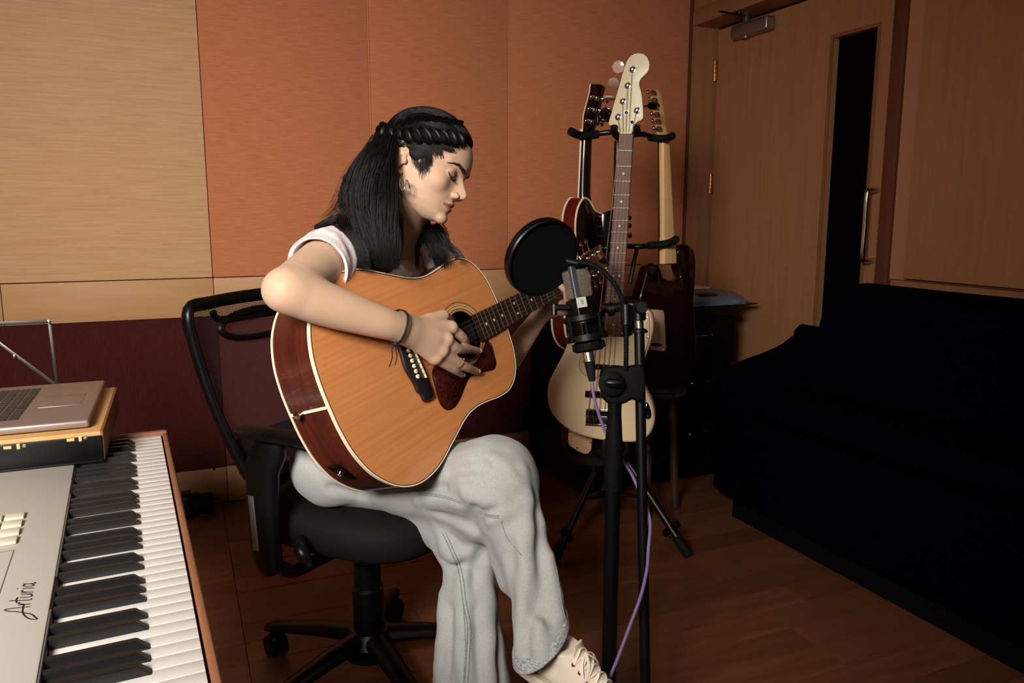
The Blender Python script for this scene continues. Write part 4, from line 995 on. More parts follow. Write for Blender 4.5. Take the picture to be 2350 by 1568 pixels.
# ================================================================== MICROPHONE STAND (boom folded upright beside the pole)
MD = 1.47
pl_t, pl_b = P(1411, 915, MD), P(1413, 1568, MD); ax = V((pl_t.x, pl_t.y, 0))
mst = thing('microphone_stand', ax, 'black microphone stand with upright boom arm in front of the cream bass', 'microphone stand')
m1 = P(1413, 1110, MD).z
B().tube([V((ax.x, ax.y, .015)), V((ax.x, ax.y, m1))], .0145, 20).build('lower_tube', M['black'], mst)
B().lathe([(.0175, 0), (.0178, .01), (.0178, .085), (.016, .10), (.0125, .155), (.0125, .20)], V((ax.x, ax.y, m1-.02)), (0, 0, 1), 20).build('clutch', M['black_matte'], mst)
B().tube([V((ax.x, ax.y, m1+.10)), V((ax.x, ax.y, pl_t.z))], .013, 20).build('upper_tube', M['black'], mst)
B().lathe([(.13, 0), (.135, .006), (.132, .014), (.04, .022), (.02, .03), (.015, .05)], V((ax.x, ax.y, .001)), (0, 0, 1), 40).build('round_base', M['black'], mst)
# boom clamp head
def mp(px, py, off=0): return P(px, py, MD+off)
hp_ = [(1380, 868), (1383, 850), (1396, 843), (1420, 840), (1440, 842), (1479, 843), (1479, 920), (1452, 918), (1430, 928), (1395, 926), (1384, 905), (1379, 885)]
cl_ = [mp(x, y, -.014) for x, y in hp_]
B().prism(cr(cl_, 3, True), Fw*.038, bevel=.006, seg=3).build('boom_clamp', M['black_matte'], mst)
B().lathe([(.0, 0), (.021, 0), (.024, .006), (.024, .012), (.018, .016), (.0, .017)], mp(1402, 880, -.013), -Fw, 28).build('clamp_disc', M['black_matte'], mst)
kn_ = B(); kn_.ell(mp(1410, 880, -.036), (.020, .009, .008), Matrix((Rt, Up, -Fw)).transposed() @ Matrix.Rotation(-.1, 3, 'Z'), 16, 10); kn_.build('wing_knob', M['black'], mst)
bt, bb2 = mp(1467, 760, .008), mp(1481, 1568, .008); dr = (bb2-bt).normalized()
B().tube([bt, bt+dr*.72], .0098, 18).build('boom_arm', M['black'], mst)
B().lathe([(.009, 0), (.0105, .004), (.0105, .03), (.009, .034)], bt+dr*.70, dr, 16).build('boom_end_cap', M['rubber'], mst)
# ================================================================== MIC + SHOCK MOUNT
ma, mb_ = P(1352, 800, 1.50), P(1317, 612, 1.50); az = (mb_-ma).normalized(); axx = (Rt*.86+Fw*.52); ay = az.cross(axx).normalized(); axx = ay.cross(az)
MM = Matrix((axx, ay, az)).transposed().to_4x4(); MM.translation = ma
Lm = (mb_-ma).length
M['mesh_metal'] = mm = bpy.data.materials.new('grille_mesh'); mm.use_nodes = True; nt = mm.node_tree; N_ = nt.nodes; L_ = nt.links
bs1 = N_['Principled BSDF']; tc = N_.new('ShaderNodeTexCoord'); ck = N_.new('ShaderNodeTexVoronoi'); ck.inputs['Scale'].default_value = 1000; L_.new(tc.outputs['Object'], ck.inputs['Vector'])
rp = N_.new('ShaderNodeValToRGB'); rp.color_ramp.elements[0].position = .25; rp.color_ramp.elements[0].color = srgb((24, 22, 20)); rp.color_ramp.elements[1].position = .55; rp.color_ramp.elements[1].color = srgb((190, 178, 160))
L_.new(ck.outputs['Distance'], rp.inputs[0]); L_.new(rp.outputs[0], bs1.inputs['Base Color']); bs1.inputs['Metallic'].default_value = .7; bs1.inputs['Roughness'].default_value = .35
mic = thing('microphone', ma, 'black studio condenser microphone with woven metal grille and white sticker', 'microphone')
zt0 = Lm*.61
B(MM).box((0, 0, (.02+zt0)/2), (.046, .038, zt0-.02), None, .004, 3).build('body', M['black'], mic)
B(MM).box((0, 0, (zt0+Lm-.006)/2), (.0425, .0345, Lm-.006-zt0), None, .005, 3).build('grille', M['mesh_metal'], mic)
M['grey_bar'] = mat('grey_bar', (58, 60, 66), .45)
bp_ = B(MM)
for sx2, sy2 in ((-1, -1), (1, 1)):
    bp_.box((sx2*.0170, sy2*.0148, (zt0+Lm)/2), (.0125, .0095, Lm-zt0), None, .0015, 1)
bp_.build('corner_bar', M['grey_bar'], mic)
B(MM).box((0, 0, Lm-.003), (.046, .038, .006), None, .003, 2).build('top_cap', M['black'], mic)
MI = MM.inverted()
def mloc(px, py, plane_y):   # point on the microphone's front face plane
    n_ = (MM.to_3x3() @ V((0, 1, 0))); o_ = MM @ V((0, plane_y, 0)); return MI @ PP(px, py, o_, n_)
fy = -.019 if (MM.to_3x3() @ V((0, -1, 0))).dot(Fw) < 0 else .019
st_ = mloc(1316, 697, fy*1.02); st_.x = max(-.012, min(.012, st_.x))
B(MM).box((st_.x, fy*1.03, st_.z), (.023, .0006, .0195), None, .0002, 1).build('sticker', M['white_plastic'], mic)
for k in range(5):
    B(MM).box((st_.x+.001, fy*1.055, st_.z-.004+.0021*k), (.006, .0003, .0009 if k % 2 else .0005)).build('barcode_line', M['ink'], mic)
B(MM).lathe([(.017, 0), (.0195, .01), (.012, .02)], (0, 0, .004), (0, 0, 1), 24).build('lower_body', M['black'], mic)
sm = thing('shock_mount', MM @ V((0, 0, .02)), 'black ribbed elastic shock mount cradling the studio microphone', 'shock mount')
def ring(name, z, r, h, t, m=M['black']):
    b = B(MM); n = 36; pr_ = [(r, z-h/2), (r+t, z-h/2), (r+t, z+h/2), (r, z+h/2)]
    R_ = [[b._v((q[0]*math.cos(a), q[0]*math.sin(a), q[1])) for a in np.linspace(0, 2*math.pi, n, endpoint=False)] for q in pr_]
    for i in range(4):
        for j in range(n): b.bm.faces.new((R_[i][j], R_[i][(j+1) % n], R_[(i+1) % 4][(j+1) % n], R_[(i+1) % 4][j]))
    return b.build(name, m, sm, ang=40)
ring('outer_ring', .060, .036, .010, .005); ring('outer_ring', .022, .036, .012, .005)
ring('inner_ring', .056, .027, .012, .004); ring('inner_ring', .012, .020, .020, .005, M['rubber'])
for k in range(8):
    a = math.pi/4*k+.2; c, s = math.cos(a), math.sin(a)
    if k % 2 == 0: B(MM).box((.0395*c, .0395*s, .041), (.008, .009, .046), Matrix.Rotation(a, 3, 'Z'), .0015).build('rib', M['black'], sm)
    else: B(MM).tube([(.036*c, .036*s, .058), (.030*c, .030*s, .04), (.036*c, .036*s, .024)], .0022, 6).build('elastic', M['rubber'], sm)
B(MM).lathe([(.026, -.004), (.030, .0), (.030, .012), (.022, .018)], (0, 0, -.001), (0, 0, 1), 28).build('thread_collar', M['black_matte'], sm)
for k in range(12):
    a = math.pi/6*k; B(MM).box((.030*math.cos(a), .030*math.sin(a), -.014+.019), (.003, .005, .014), Matrix.Rotation(a, 3, 'Z'), .0006).build('grip_rib', M['black_matte'], sm)
lg = P(1272, 706, 1.50); B().tube([lg+Rt*.03, lg], .006, 10).tube([lg+Up*.006, lg-Up*.014], .0055, 10).build('lug', M['black'], sm)
B().tube(cr([P(1380, 706, 1.50), P(1405, 708, 1.50), P(1440, 700, 1.485), P(1462, 702, 1.478)], 5), .0095, 12).build('mount_arm', M['black'], sm)
B().tube([P(1394, 712, 1.50), P(1408, 709, 1.50)], .0135, 14).build('mount_knob', M['black'], sm)
jt = mp(1466, 712, .006)
B().lathe([(.013, -.019), (.0135, 0), (.0125, .012), (.008, .017), (0, .018)], jt, Up, 20).build('swivel', M['black'], sm)
B().lathe([(0, 0), (.010, 0), (.012, .004), (.012, .02), (.010, .024), (0, .024)], jt+Up*.004-Fw*.010, -Fw, 20).build('swivel_knob', M['black'], sm)
B().tube([mp(1466, 736, .007), mp(1467, 760, .008)], .0088, 18).build('thread_adapter', M['nickel'], sm)
B().lathe([(.008, 0), (.016, .002), (.016, .006), (.010, .010)], mp(1467, 766, .008), Up, 20).build('thread_flange', M['black'], mst)
# XLR plug and lilac cable
xa, xb, xc = P(1347, 798, 1.49), P(1353, 830, 1.488), P(1359, 875, 1.485)
cb = thing('microphone_cable', xb, 'lilac microphone cable hanging from the silver plug past the stand', 'cable')
xd = (xb-xa).normalized()
B().tube([xa, xb], .0105, 20).build('plug_shell', M['nickel'], cb)
for k in (.6, .72, .84): B().tube([xa.lerp(xb, k), xa.lerp(xb, k+.04)], .0108, 20).build('plug_ring', M['chrome'], cb)
B().tube([xb, xb.lerp(xc, .3), xc], [.0108, .0095, .0062], 16).build('plug_boot', M['rubber'], cb)
M['lilac'] = mat('lilac_cable', (120, 96, 142), .45)
cpts = [P(1359, 873, 1.485), P(1362, 905, 1.487), P(1374, 950, 1.492), P(1393, 1000, 1.503), P(1415, 1040, 1.512), P(1432, 1062, 1.515), P(1450, 1090, 1.52), P(1466, 1125, 1.51), P(1484, 1165, 1.49), P(1492, 1205, 1.475), P(1488, 1260, 1.45), P(1484, 1310, 1.445), P(1470, 1370, 1.44), P(1446, 1435, 1.435), P(1420, 1505, 1.43), P(1398, 1560, 1.43), P(1372, 1640, 1.42)]
cpts.append(V((cpts[-1].x-.02, cpts[-1].y+.02, .006))); cpts.append(V((cpts[-1].x-.25, cpts[-1].y-.15, .006)))
B().tube(cr(cpts, 8), .0031, 10).build('cable', M['lilac'], cb)
# ================================================================== POP FILTER
pn = (Rt*.50-Up*.46-Fw*.735).normalized(); pc = P(1243, 591, 1.47)
pf = thing('pop_filter', pc, 'round black pop filter on a gooseneck in front of the microphone', 'pop filter')
PMx = fr(pn.cross(Up), Up - pn*Up.dot(pn)); pu = (Up-pn*Up.dot(pn)).normalized(); pw = pn.cross(pu)
PM = Matrix((pw, pu, pn)).transposed().to_4x4(); PM.translation = pc
RP = .0745
b = B(PM); n = 56; pr_ = [(RP-.004, -.009), (RP, -.010), (RP+.0022, -.007), (RP+.0022, -.001), (RP+.0005, 0), (RP+.0022, .001), (RP+.0022, .007), (RP, .010), (RP-.004, .009)]
R_ = [[b._v((q[0]*math.cos(a), q[0]*math.sin(a), q[1])) for a in np.linspace(0, 2*math.pi, n, endpoint=False)] for q in pr_]
for i in range(9):
    for j in range(n): b.bm.faces.new((R_[i][j], R_[i][(j+1) % n], R_[(i+1) % 9][(j+1) % n], R_[(i+1) % 9][j]))
b.build('rim', M['black'], pf, ang=30)
M['nylon'] = mat('black_nylon', (7, 7, 8), .9, spec=.1)
for z in (-.005, .005):
    b = B(PM); b.lathe([(0, z), (RP-.003, z)], (0, 0, 0), (0, 0, 1), 48, caps=False); b.build('nylon_screen', M['nylon'], pf, smooth=False)
gk = cr([P(1318, 603, 1.465), P(1345, 604, 1.46), P(1378, 618, 1.455), P(1405, 645, 1.452), P(1424, 678, 1.452), P(1434, 715, 1.452), P(1437, 770, 1.452), P(1437, 820, 1.455), P(1436, 850, 1.457)], 12)
rd = [.0042+(.0006 if i % 2 else 0) for i in range(len(gk))]
B().tube(gk, rd, 10).build('gooseneck', M['black_matte'], pf)
B().tube([P(1436, 700, 1.452), P(1437, 745, 1.452)], .0098, 14).build('gooseneck_sleeve', M['black'], pf)
B().tube([P(1300, 598, 1.468), P(1326, 604, 1.464)], .0062, 10).build('rim_clamp', M['black'], pf)
# ================================================================== SIGNED-DISTANCE MODELLING TOOLS
from mathutils.bvhtree import BVHTree
A3 = lambda v: np.array(v, dtype=np.float32)
class Sdf:
    def __init__(s, lo, hi, h, init=.06):
        s.lo = np.array(lo, np.float32); s.h = h; s.n = np.ceil((np.array(hi)-s.lo)/h).astype(int)+1
        s.F = np.full(s.n, init, np.float32); s.ax = [s.lo[i]+h*np.arange(s.n[i], dtype=np.float32) for i in range(3)]
    def sl(s, lo, hi):
        a = np.maximum(0, np.floor((np.array(lo)-s.lo)/s.h).astype(int)); b = np.minimum(s.n, np.ceil((np.array(hi)-s.lo)/s.h).astype(int)+1)
        return a, b
    def ap(s, fn, lo, hi, k=.01, op='u'):
        a, b = s.sl(lo, hi)
        if (b <= a).any(): return
        S = tuple(slice(a[i], b[i]) for i in range(3))
        X = s.ax[0][S[0]][:, None, None]; Y = s.ax[1][S[1]][None, :, None]; Z = s.ax[2][S[2]][None, None, :]
        d = fn(X, Y, Z); c = s.F[S]
        if op == 'u':
            h_ = np.clip(.5+.5*(c-d)/k, 0, 1); s.F[S] = c*(1-h_)+d*h_-k*h_*(1-h_)
        elif op == 's':
            h_ = np.clip(.5-.5*(c+d)/k, 0, 1); s.F[S] = c*(1-h_)-d*h_+k*h_*(1-h_)
        elif op == 'i':
            h_ = np.clip(.5-.5*(d-c)/k, 0, 1); s.F[S] = d*(1-h_)+c*h_+k*h_*(1-h_)
        elif op == 'add': s.F[S] = c+d
    def cap(s, a, b, ra, rb=None, k=.01, op='u', flat=None):
        """round cone a-b; flat=(direction, factor): factor < 1 makes it thinner along direction"""
        a, b = A3(a), A3(b); rb = ra if rb is None else rb; ab = b-a; L2 = float(ab@ab)+1e-12; m = max(ra, rb)
        fd_ = A3(flat[0]) if flat else None; fk = (1/flat[1]-1) if flat else 0; mn = min(1, flat[1]) if flat else 1; mx = max(1, flat[1]) if flat else 1
        def f(X, Y, Z):
            px, py, pz = X-a[0], Y-a[1], Z-a[2]
            t = np.clip((px*ab[0]+py*ab[1]+pz*ab[2])/L2, 0, 1)
            qx, qy, qz = px-t*ab[0], py-t*ab[1], pz-t*ab[2]
            if flat:
                w_ = (qx*fd_[0]+qy*fd_[1]+qz*fd_[2])*fk; qx, qy, qz = qx+w_*fd_[0], qy+w_*fd_[1], qz+w_*fd_[2]
            return (np.sqrt(qx*qx+qy*qy+qz*qz)-(ra+(rb-ra)*t))*mn
        pad = m*mx+k+s.h*3
        s.ap(f, np.minimum(a, b)-pad, np.maximum(a, b)+pad, k, op)
    def chs(s, pts, rs, k=.01, op='u', flat=None, n=6):
        P_ = cr(pts, n); t = np.linspace(0, len(pts)-1, len(P_)); r_ = np.array(rs)
        R_ = [cr([V((float(q), 0, 0)) for q in rs], n)[i].x for i in range(len(P_))]
        s.chain(P_, R_, k, op, flat)
    def chain(s, pts, rs, k=.01, op='u', flat=None):
        P_ = [A3(p) for p in pts]; pad = max(rs)*(max(1, flat[1]) if flat else 1)+k+s.h*3
        fd_ = A3(flat[0]) if flat else None; fk = (1/flat[1]-1) if flat else 0; mn = min(1, flat[1]) if flat else 1
        def f(X, Y, Z):
            best = None
            for i in range(len(P_)-1):
                a, ab = P_[i], P_[i+1]-P_[i]; L2 = float(ab@ab)+1e-12
                px, py, pz = X-a[0], Y-a[1], Z-a[2]; t = np.clip((px*ab[0]+py*ab[1]+pz*ab[2])/L2, 0, 1)
                px = px-t*ab[0]; py = py-t*ab[1]; pz = pz-t*ab[2]
                if flat:
                    w_ = (px*fd_[0]+py*fd_[1]+pz*fd_[2])*fk; px, py, pz = px+w_*fd_[0], py+w_*fd_[1], pz+w_*fd_[2]
                d = (np.sqrt(px*px+py*py+pz*pz)-(rs[i]+(rs[i+1]-rs[i])*t))*mn
                if best is None: best = d
                else: best = np.minimum(best, d)
            return best
        s.ap(f, np.min(P_, 0)-pad, np.max(P_, 0)+pad, k, op)
    def ell(s, c, r, R=None, k=.01, op='u'):
        c = A3(c); r = A3(r); R = np.eye(3, dtype=np.float32) if R is None else np.array(R, np.float32)   # columns = axes
        def f(X, Y, Z):
            p = (X-c[0], Y-c[1], Z-c[2]); q = [p[0]*R[0, i]+p[1]*R[1, i]+p[2]*R[2, i] for i in range(3)]
            k0 = np.sqrt(sum((q[i]/r[i])**2 for i in range(3))); k1 = np.sqrt(sum((q[i]/r[i]**2)**2 for i in range(3)))+1e-9
            return k0*(k0-1)/k1
        pad = float(r.max())+k+s.h*3; s.ap(f, c-pad, c+pad, k, op)
    def mesh(s):
        F = s.F; n = np.array(F.shape); S = F < 0
        cnt = np.zeros(n-1, np.int8)
        for i in (0, 1):
            for j in (0, 1):
                for k in (0, 1): cnt += S[i:n[0]-1+i, j:n[1]-1+j, k:n[2]-1+k]
        act = np.argwhere((cnt > 0) & (cnt < 8)); idx = np.full(n-1, -1, np.int32); idx[act[:, 0], act[:, 1], act[:, 2]] = np.arange(len(act))
        acc = np.zeros((len(act), 3)); w = np.zeros(len(act))
        for ax in range(3):
            o1, o2 = [(1, 2), (0, 2), (0, 1)][ax]
            for u in (0, 1):
                for v in (0, 1):
                    p = act.copy(); p[:, o1] += u; p[:, o2] += v; q = p.copy(); q[:, ax] += 1
                    fa = F[p[:, 0], p[:, 1], p[:, 2]]; fb_ = F[q[:, 0], q[:, 1], q[:, 2]]; m = (fa < 0) != (fb_ < 0)
                    t = np.where(m, fa/np.where(m, fa-fb_, 1), 0); pos = p.astype(float); pos[:, ax] += t
                    acc[m] += pos[m]; w[m] += 1
        verts = s.lo+s.h*acc/w[:, None]
        quads = []
        for ax in range(3):
            o1, o2 = [(1, 2), (2, 0), (0, 1)][ax]
            sl0 = [slice(None)]*3; sl1 = [slice(None)]*3; sl0[ax] = slice(0, n[ax]-1); sl1[ax] = slice(1, n[ax])
            a, b = S[tuple(sl0)], S[tuple(sl1)]; e = np.argwhere(a != b)
            ok = (e[:, o1] > 0) & (e[:, o2] > 0) & (e[:, o1] < n[o1]-1) & (e[:, o2] < n[o2]-1); e = e[ok]
            def g(d1, d2): p = e.copy(); p[:, o1] -= d1; p[:, o2] -= d2; return idx[p[:, 0], p[:, 1], p[:, 2]]
            q = np.stack([g(1, 1), g(0, 1), g(0, 0), g(1, 0)], 1); fl_ = ~a[e[:, 0], e[:, 1], e[:, 2]]
            q[fl_] = q[fl_][:, ::-1]; quads.append(q)
        quads = np.concatenate(quads); quads = quads[(quads >= 0).all(1)]
        return verts, quads
def relax(v, q, it=1, lam=.5):
    for _ in range(it):
        acc = np.zeros_like(v); c = np.zeros(len(v))
        for a, b in ((0, 1), (1, 2), (2, 3), (3, 0)):
            np.add.at(acc, q[:, a], v[q[:, b]]); np.add.at(acc, q[:, b], v[q[:, a]]); np.add.at(c, q[:, a], 1); np.add.at(c, q[:, b], 1)
        v = v+(acc/np.maximum(c, 1)[:, None]-v)*lam
    return v
def mesh_from(name, parts, m, par=None, **kw):
    vs, qs, o_ = [], [], 0
    for v, q in parts: vs.append(v); qs.append(q+o_); o_ += len(v)
    vs = np.concatenate(vs); qs = np.concatenate(qs).astype(np.int32)
    me = bpy.data.meshes.new(name); me.vertices.add(len(vs)); me.vertices.foreach_set('co', vs.astype(np.float32).ravel())
    me.loops.add(len(qs)*4); me.loops.foreach_set('vertex_index', qs.ravel()); me.polygons.add(len(qs))
    me.polygons.foreach_set('loop_start', np.arange(len(qs), dtype=np.int32)*4); me.polygons.foreach_set('loop_total', np.full(len(qs), 4, np.int32))
    me.update(calc_edges=True); me.validate(); me.shade_smooth(); me.materials.append(m)
    o = bpy.data.objects.new(name, me); COL.objects.link(o)
    if par: parent(o, par)
    setp(o, **kw); return o, vs, qs
def bvh_of(vs, qs): return BVHTree.FromPolygons([V(p) for p in vs], [tuple(int(i) for i in f) for f in qs])
def hit(bv, px, py, off=0.0):
    r_ = ray(px, py).normalized(); h_ = bv.ray_cast(CAM, r_)
    if h_[0] is None: return None
    return h_[0]+h_[1]*off*(1 if h_[1].dot(r_) < 0 else -1)
# ------------------------------------------------------------------ materials
def skin_mat():
    m = mat('skin', (196, 162, 136), .55, spec=.3, var=((14, 14, 14), .35, (188, 151, 124)), bump=((900, 900, 900), .06, .0003), sheen=.05)
    nt = m.node_tree; b = nt.nodes['Principled BSDF']; src = b.inputs['Base Color'].links[0].from_socket
    for an, c_ in (('lip', (150, 84, 78)), ('lid', (150, 96, 78)), ('flush', (206, 140, 112))):
        at = nt.nodes.new('ShaderNodeAttribute'); at.attribute_name = an; mx = nt.nodes.new('ShaderNodeMix'); mx.data_type = 'RGBA'
        nt.links.new(at.outputs['Fac'], mx.inputs[0]); nt.links.new(src, mx.inputs[6]); mx.inputs[7].default_value = srgb(c_); src = mx.outputs[2]
    nt.links.new(src, b.inputs['Base Color'])
    b.inputs['Subsurface Weight'].default_value = .12; b.inputs['Subsurface Radius'].default_value = (.012, .005, .003)
    return m
M['skin'] = skin_mat()
M['lip'] = mat('lips', (158, 88, 80), .4)
M['shirt'] = mat('tshirt', (228, 212, 210), .85, bump=((500, 500, 500), .15, .0005), sheen=.1)
M['denim'] = mat('washed_denim', (180, 179, 174), .85, bump=((900, 900, 1500), .4, .0006), var=((700, 700, 900), .16, (138, 141, 143), 0), sheen=.1)
M['denim_seam'] = mat('denim_seam', (150, 152, 152), .85, var=((300, 300, 300), .15, (104, 108, 112)))
M['hair'] = mat('hair', (6, 5, 5), .6, spec=.15, var=((300, 300, 30), .3, (8, 6, 6)))
M['hair_strand'] = mat('hair_strand', (9, 6, 6), .42, spec=.3)
M['brow'] = mat('brow_hair', (34, 24, 20), .7)
M['nail'] = mat('nail', (222, 176, 148), .25)
M['canvas'] = mat('canvas_shoe', (226, 210, 188), .75, bump=((900, 900, 900), .2, .0004))
M['sole'] = mat('shoe_sole', (196, 182, 160), .6)
M['lace'] = mat('shoe_lace', (236, 222, 204), .75)
M['cord'] = mat('black_cord', (18, 16, 20), .7)
M['gold'] = mat('gold', (214, 176, 110), .22, 1)
pe = thing('person', P(850, 1100, 1.7), 'woman with long dark braided hair playing an acoustic guitar, seated with legs crossed', 'person')
# ================================================================== BODY (skin)
el = P(657, 666, 1.275); wr_ = G(*gp(932, 757, .050).xy, .050)
shR = P(790, 568, 1.51); shL = P(1010, 615, 1.83); nkb = P(900, 590, 1.66)
def g3(px, py, w_): q = gp(px, py, w_); return G(q.x, q.y, w_)
fa1 = P(755, 700, 1.315)
D_ = Sdf(np.min([el, wr_, shR, g3(1100, 870, 0)], 0)-.07, np.max([el, wr_, shR, g3(1090, 720, .06)], 0)+.07, .0021)
k = .018
# upper arm + elbow + forearm
D_.chain([shR, shR.lerp(el, .45), shR.lerp(el, .85), el], [.048, .044, .038, .033], k)
D_.ell(P(634, 668, 1.275), (.013, .013, .015), k=.02)
D_.chs([el, P(697, 681, 1.293), P(760, 703, 1.322), P(827, 725, 1.352), P(885, 743, 1.380), wr_], [.0345, .0385, .0372, .0325, .0282, .0255], k, flat=(GN, .92))
# palm
mcp = [g3(1034, 752, .056), g3(1024, 779, .060), g3(1013, 805, .052), g3(997, 822, .040)]
cm = [g3(948, 750, .046), g3(948, 760, .048), g3(945, 768, .046), g3(943, 775, .042)]
for a, b_ in zip(cm, mcp): D_.cap(a, b_, .0165, .0125, .012)
D_.cap(wr_, g3(985, 772, .048), .024, .020, .016, flat=(GN, .75))
for q_ in mcp: D_.ell(q_+GN*.003, (.0105, .0105, .0105), k=.008)
fng = {
 'index': ([mcp[0], g3(1062, 776, .047), g3(1068, 790, .024), g3(1060, 800, .010)], [.0112, .0098, .0085, .0070]),
 'middle': ([mcp[1], g3(1050, 800, .052), g3(1078, 802, .032), g3(1098, 806, .018)], [.0112, .0100, .0086, .0072]),
 'ring': ([mcp[2], g3(1062, 838, .036), g3(1082, 848, .022), g3(1095, 853, .012)], [.0108, .0094, .0082, .0070]),
 'pinky': ([mcp[3], g3(1038, 846, .028), g3(1052, 855, .017), g3(1061, 861, .009)], [.0100, .0084, .0074, .0062]),
}
for nm, (pts, rs) in fng.items(): D_.chs(pts, rs, .0045, n=3)
D_.chain([g3(958, 750, .040), g3(990, 735, .040), g3(1017, 725, .042), g3(1030, 735, .028), g3(1040, 750, .015)], [.0175, .0145, .0118, .0100, .0078], .008)
D_.cap(g3(985, 742, .040), g3(1024, 757, .048), .012, .010, .012)
vA, qA = D_.mesh(); vA = relax(vA, qA, 2, .5)
# ---- left arm and hand around the neck of the guitar
wL = P(1246, 716, 1.925); eL = P(1140, 862, 1.90)
lo = np.min([wL, eL, G(NUT, 0, 0), G(NUT-.2, -.1, 0)], 0)-.08; hi = np.max([wL, eL, G(NUT, 0, 0), G(NUT-.2, -.1, 0), shL], 0)+.07
D2 = Sdf(lo, hi, .003)
D2.chain([shL, eL], [.044, .034], .015); D2.chain([eL, eL.lerp(wL, .35), wL], [.034, .030, .0205], .015)
pm_ = G(NUT-.095, -.055, -.030)
D2.cap(wL, pm_, .0205, .021, .014)
mL = [G(NUT-.128, -.048, -.004), G(NUT-.106, -.050, .000), G(NUT-.084, -.050, .000), G(NUT-.064, -.046, -.004)]
for a in mL: D2.cap(pm_, a, .018, .0115, .012)
for i, a in enumerate(mL):
    xx = NUT-.150+.036*i if i < 4 else 0; xx = [NUT-.148, NUT-.112, NUT-.080, NUT-.048][i]; yt_ = [.012, .004, -.004, .010][i]
    D2.chain([a, G(xx, -.045, .026), G(xx, -.022+yt_*.5, .034), G(xx, yt_, .017)], [.0105, .0092, .0082, .0070], .004)
D2.chain([wL.lerp(pm_, .4), G(NUT-.13, -.035, -.04), G(NUT-.125, .0, -.042), G(NUT-.12, .022, -.032)], [.018, .014, .0115, .0085], .008)
vL, qL = D2.mesh()
# ---- torso core, neck (mostly clothed)
hpC = P(815, 1060, 1.74); chst = P(880, 760, 1.78)
D3 = Sdf(np.min([hpC, shR, shL], 0)-.2, np.max([hpC, shR, shL], 0)+.2, .006)
D3.chain([hpC, chst, nkb-V((0, 0, .06))], [.10, .10, .085], .03)
vT, qT = D3.mesh()
# ================================================================== HEAD (local frame: f forward, s to her right = towards the camera, u up), millimetres
HD_ = 1.53; HO = P(985, 400, HD_); pt_ = math.radians(22); yw = math.radians(12)
i_f = Rt*math.cos(pt_)-Up*math.sin(pt_); i_u = Rt*math.sin(pt_)+Up*math.cos(pt_); tc_ = -Fw
hf = i_f*math.cos(yw)+tc_*math.sin(yw); hs = tc_*math.cos(yw)-i_f*math.sin(yw); hu = i_u
HM = np.array([[hf[i]*.001, hs[i]*.001, hu[i]*.001] for i in range(3)]); HOn = np.array(HO)
def hw(f, s_, u): return V(HM @ np.array([f, s_, u])+HOn)
Hd = Sdf((-112, -86, -150), (98, 90, 116), 1.25, 60)
ip = lambda u, tab: np.interp(u, [t[0] for t in tab], [t[1] for t in tab]).astype(np.float32)
BASE = [(-94, 26), (-88, 42), (-84, 51), (-79, 57), (-72, 60.5), (-60, 61.5), (-46, 62.5), (-31, 63.5), (-20, 63), (-10, 62.5), (4, 61.5), (13, 63), (21, 67), (28, 69), (36, 68), (42, 67), (61, 63), (75, 57), (83, 52), (100, 30), (116, 0)]
LIPS = [(-90, 0), (-84, 3), (-79, 4.5), (-72, 4.5), (-66, 2.5), (-61, .8), (-57, 4), (-53, 7), (-49.5, 6.5), (-46.5, 3), (-43.5, 6.5), (-40, 8.5), (-36, 5), (-31, 2), (-24, 0)]
LW_ = [(-90, 20), (-66, 17), (-57, 15), (-46, 19), (-36, 14), (-24, 14)]
NOSE = [(-34, 0), (-31, 3), (-28, 11), (-24, 20.5), (-19, 25), (-14, 24.5), (-10, 22.5), (4, 12.5), (12, 5.5), (20, 1.5), (28, 0)]
NW = [(-34, 13), (-24, 10.5), (-15, 9), (4, 7), (20, 9)]
WID = [(-92, 10), (-86, 22), (-78, 34), (-68, 44), (-55, 54), (-40, 60), (-20, 65), (0, 68), (25, 70), (50, 70), (75, 62), (95, 45), (112, 15)]
fc = -18.0
def headf(X, Y, Z):
    u = Z; w_ = ip(u.ravel(), WID).reshape(u.shape); f0 = ip(u.ravel(), BASE).reshape(u.shape); no = ip(u.ravel(), NOSE).reshape(u.shape); nw = ip(u.ravel(), NW).reshape(u.shape)
    a = np.abs(Y); li = ip(u.ravel(), LIPS).reshape(u.shape); lw_ = ip(u.ravel(), LW_).reshape(u.shape)
    ff = f0+no*np.exp(-(a/nw)**2*.9)+li*np.exp(-(a/lw_)**3)
    x = np.where(X > fc, (X-fc)/(ff-fc), (X-fc)/70.0)
    p_ = 2.25
    return (((np.abs(x))**p_+(a/w_)**p_)**(1/p_)-1)*52
Hd.ap(lambda X, Y, Z: np.maximum(headf(X, Y, Z), Z-72), (-112, -86, -94), (98, 90, 76), 10)
# cut below the jaw line
def jaw(X, Y, Z): return (-(Z+82)-(X-60)*-.36)*.93 - 0*Y if False else ((-82-.0-Z)-(60-X)*-.36)*.94+0*Y
Hd.ap(lambda X, Y, Z: ((-84+np.clip(22-X, 0, 200)*.40)-Z)*.95+0*Y, (-112, -86, -150), (98, 90, 116), 20, 'i')
Hd.ell((-20, 0, 38), (88, 71, 68), k=14)
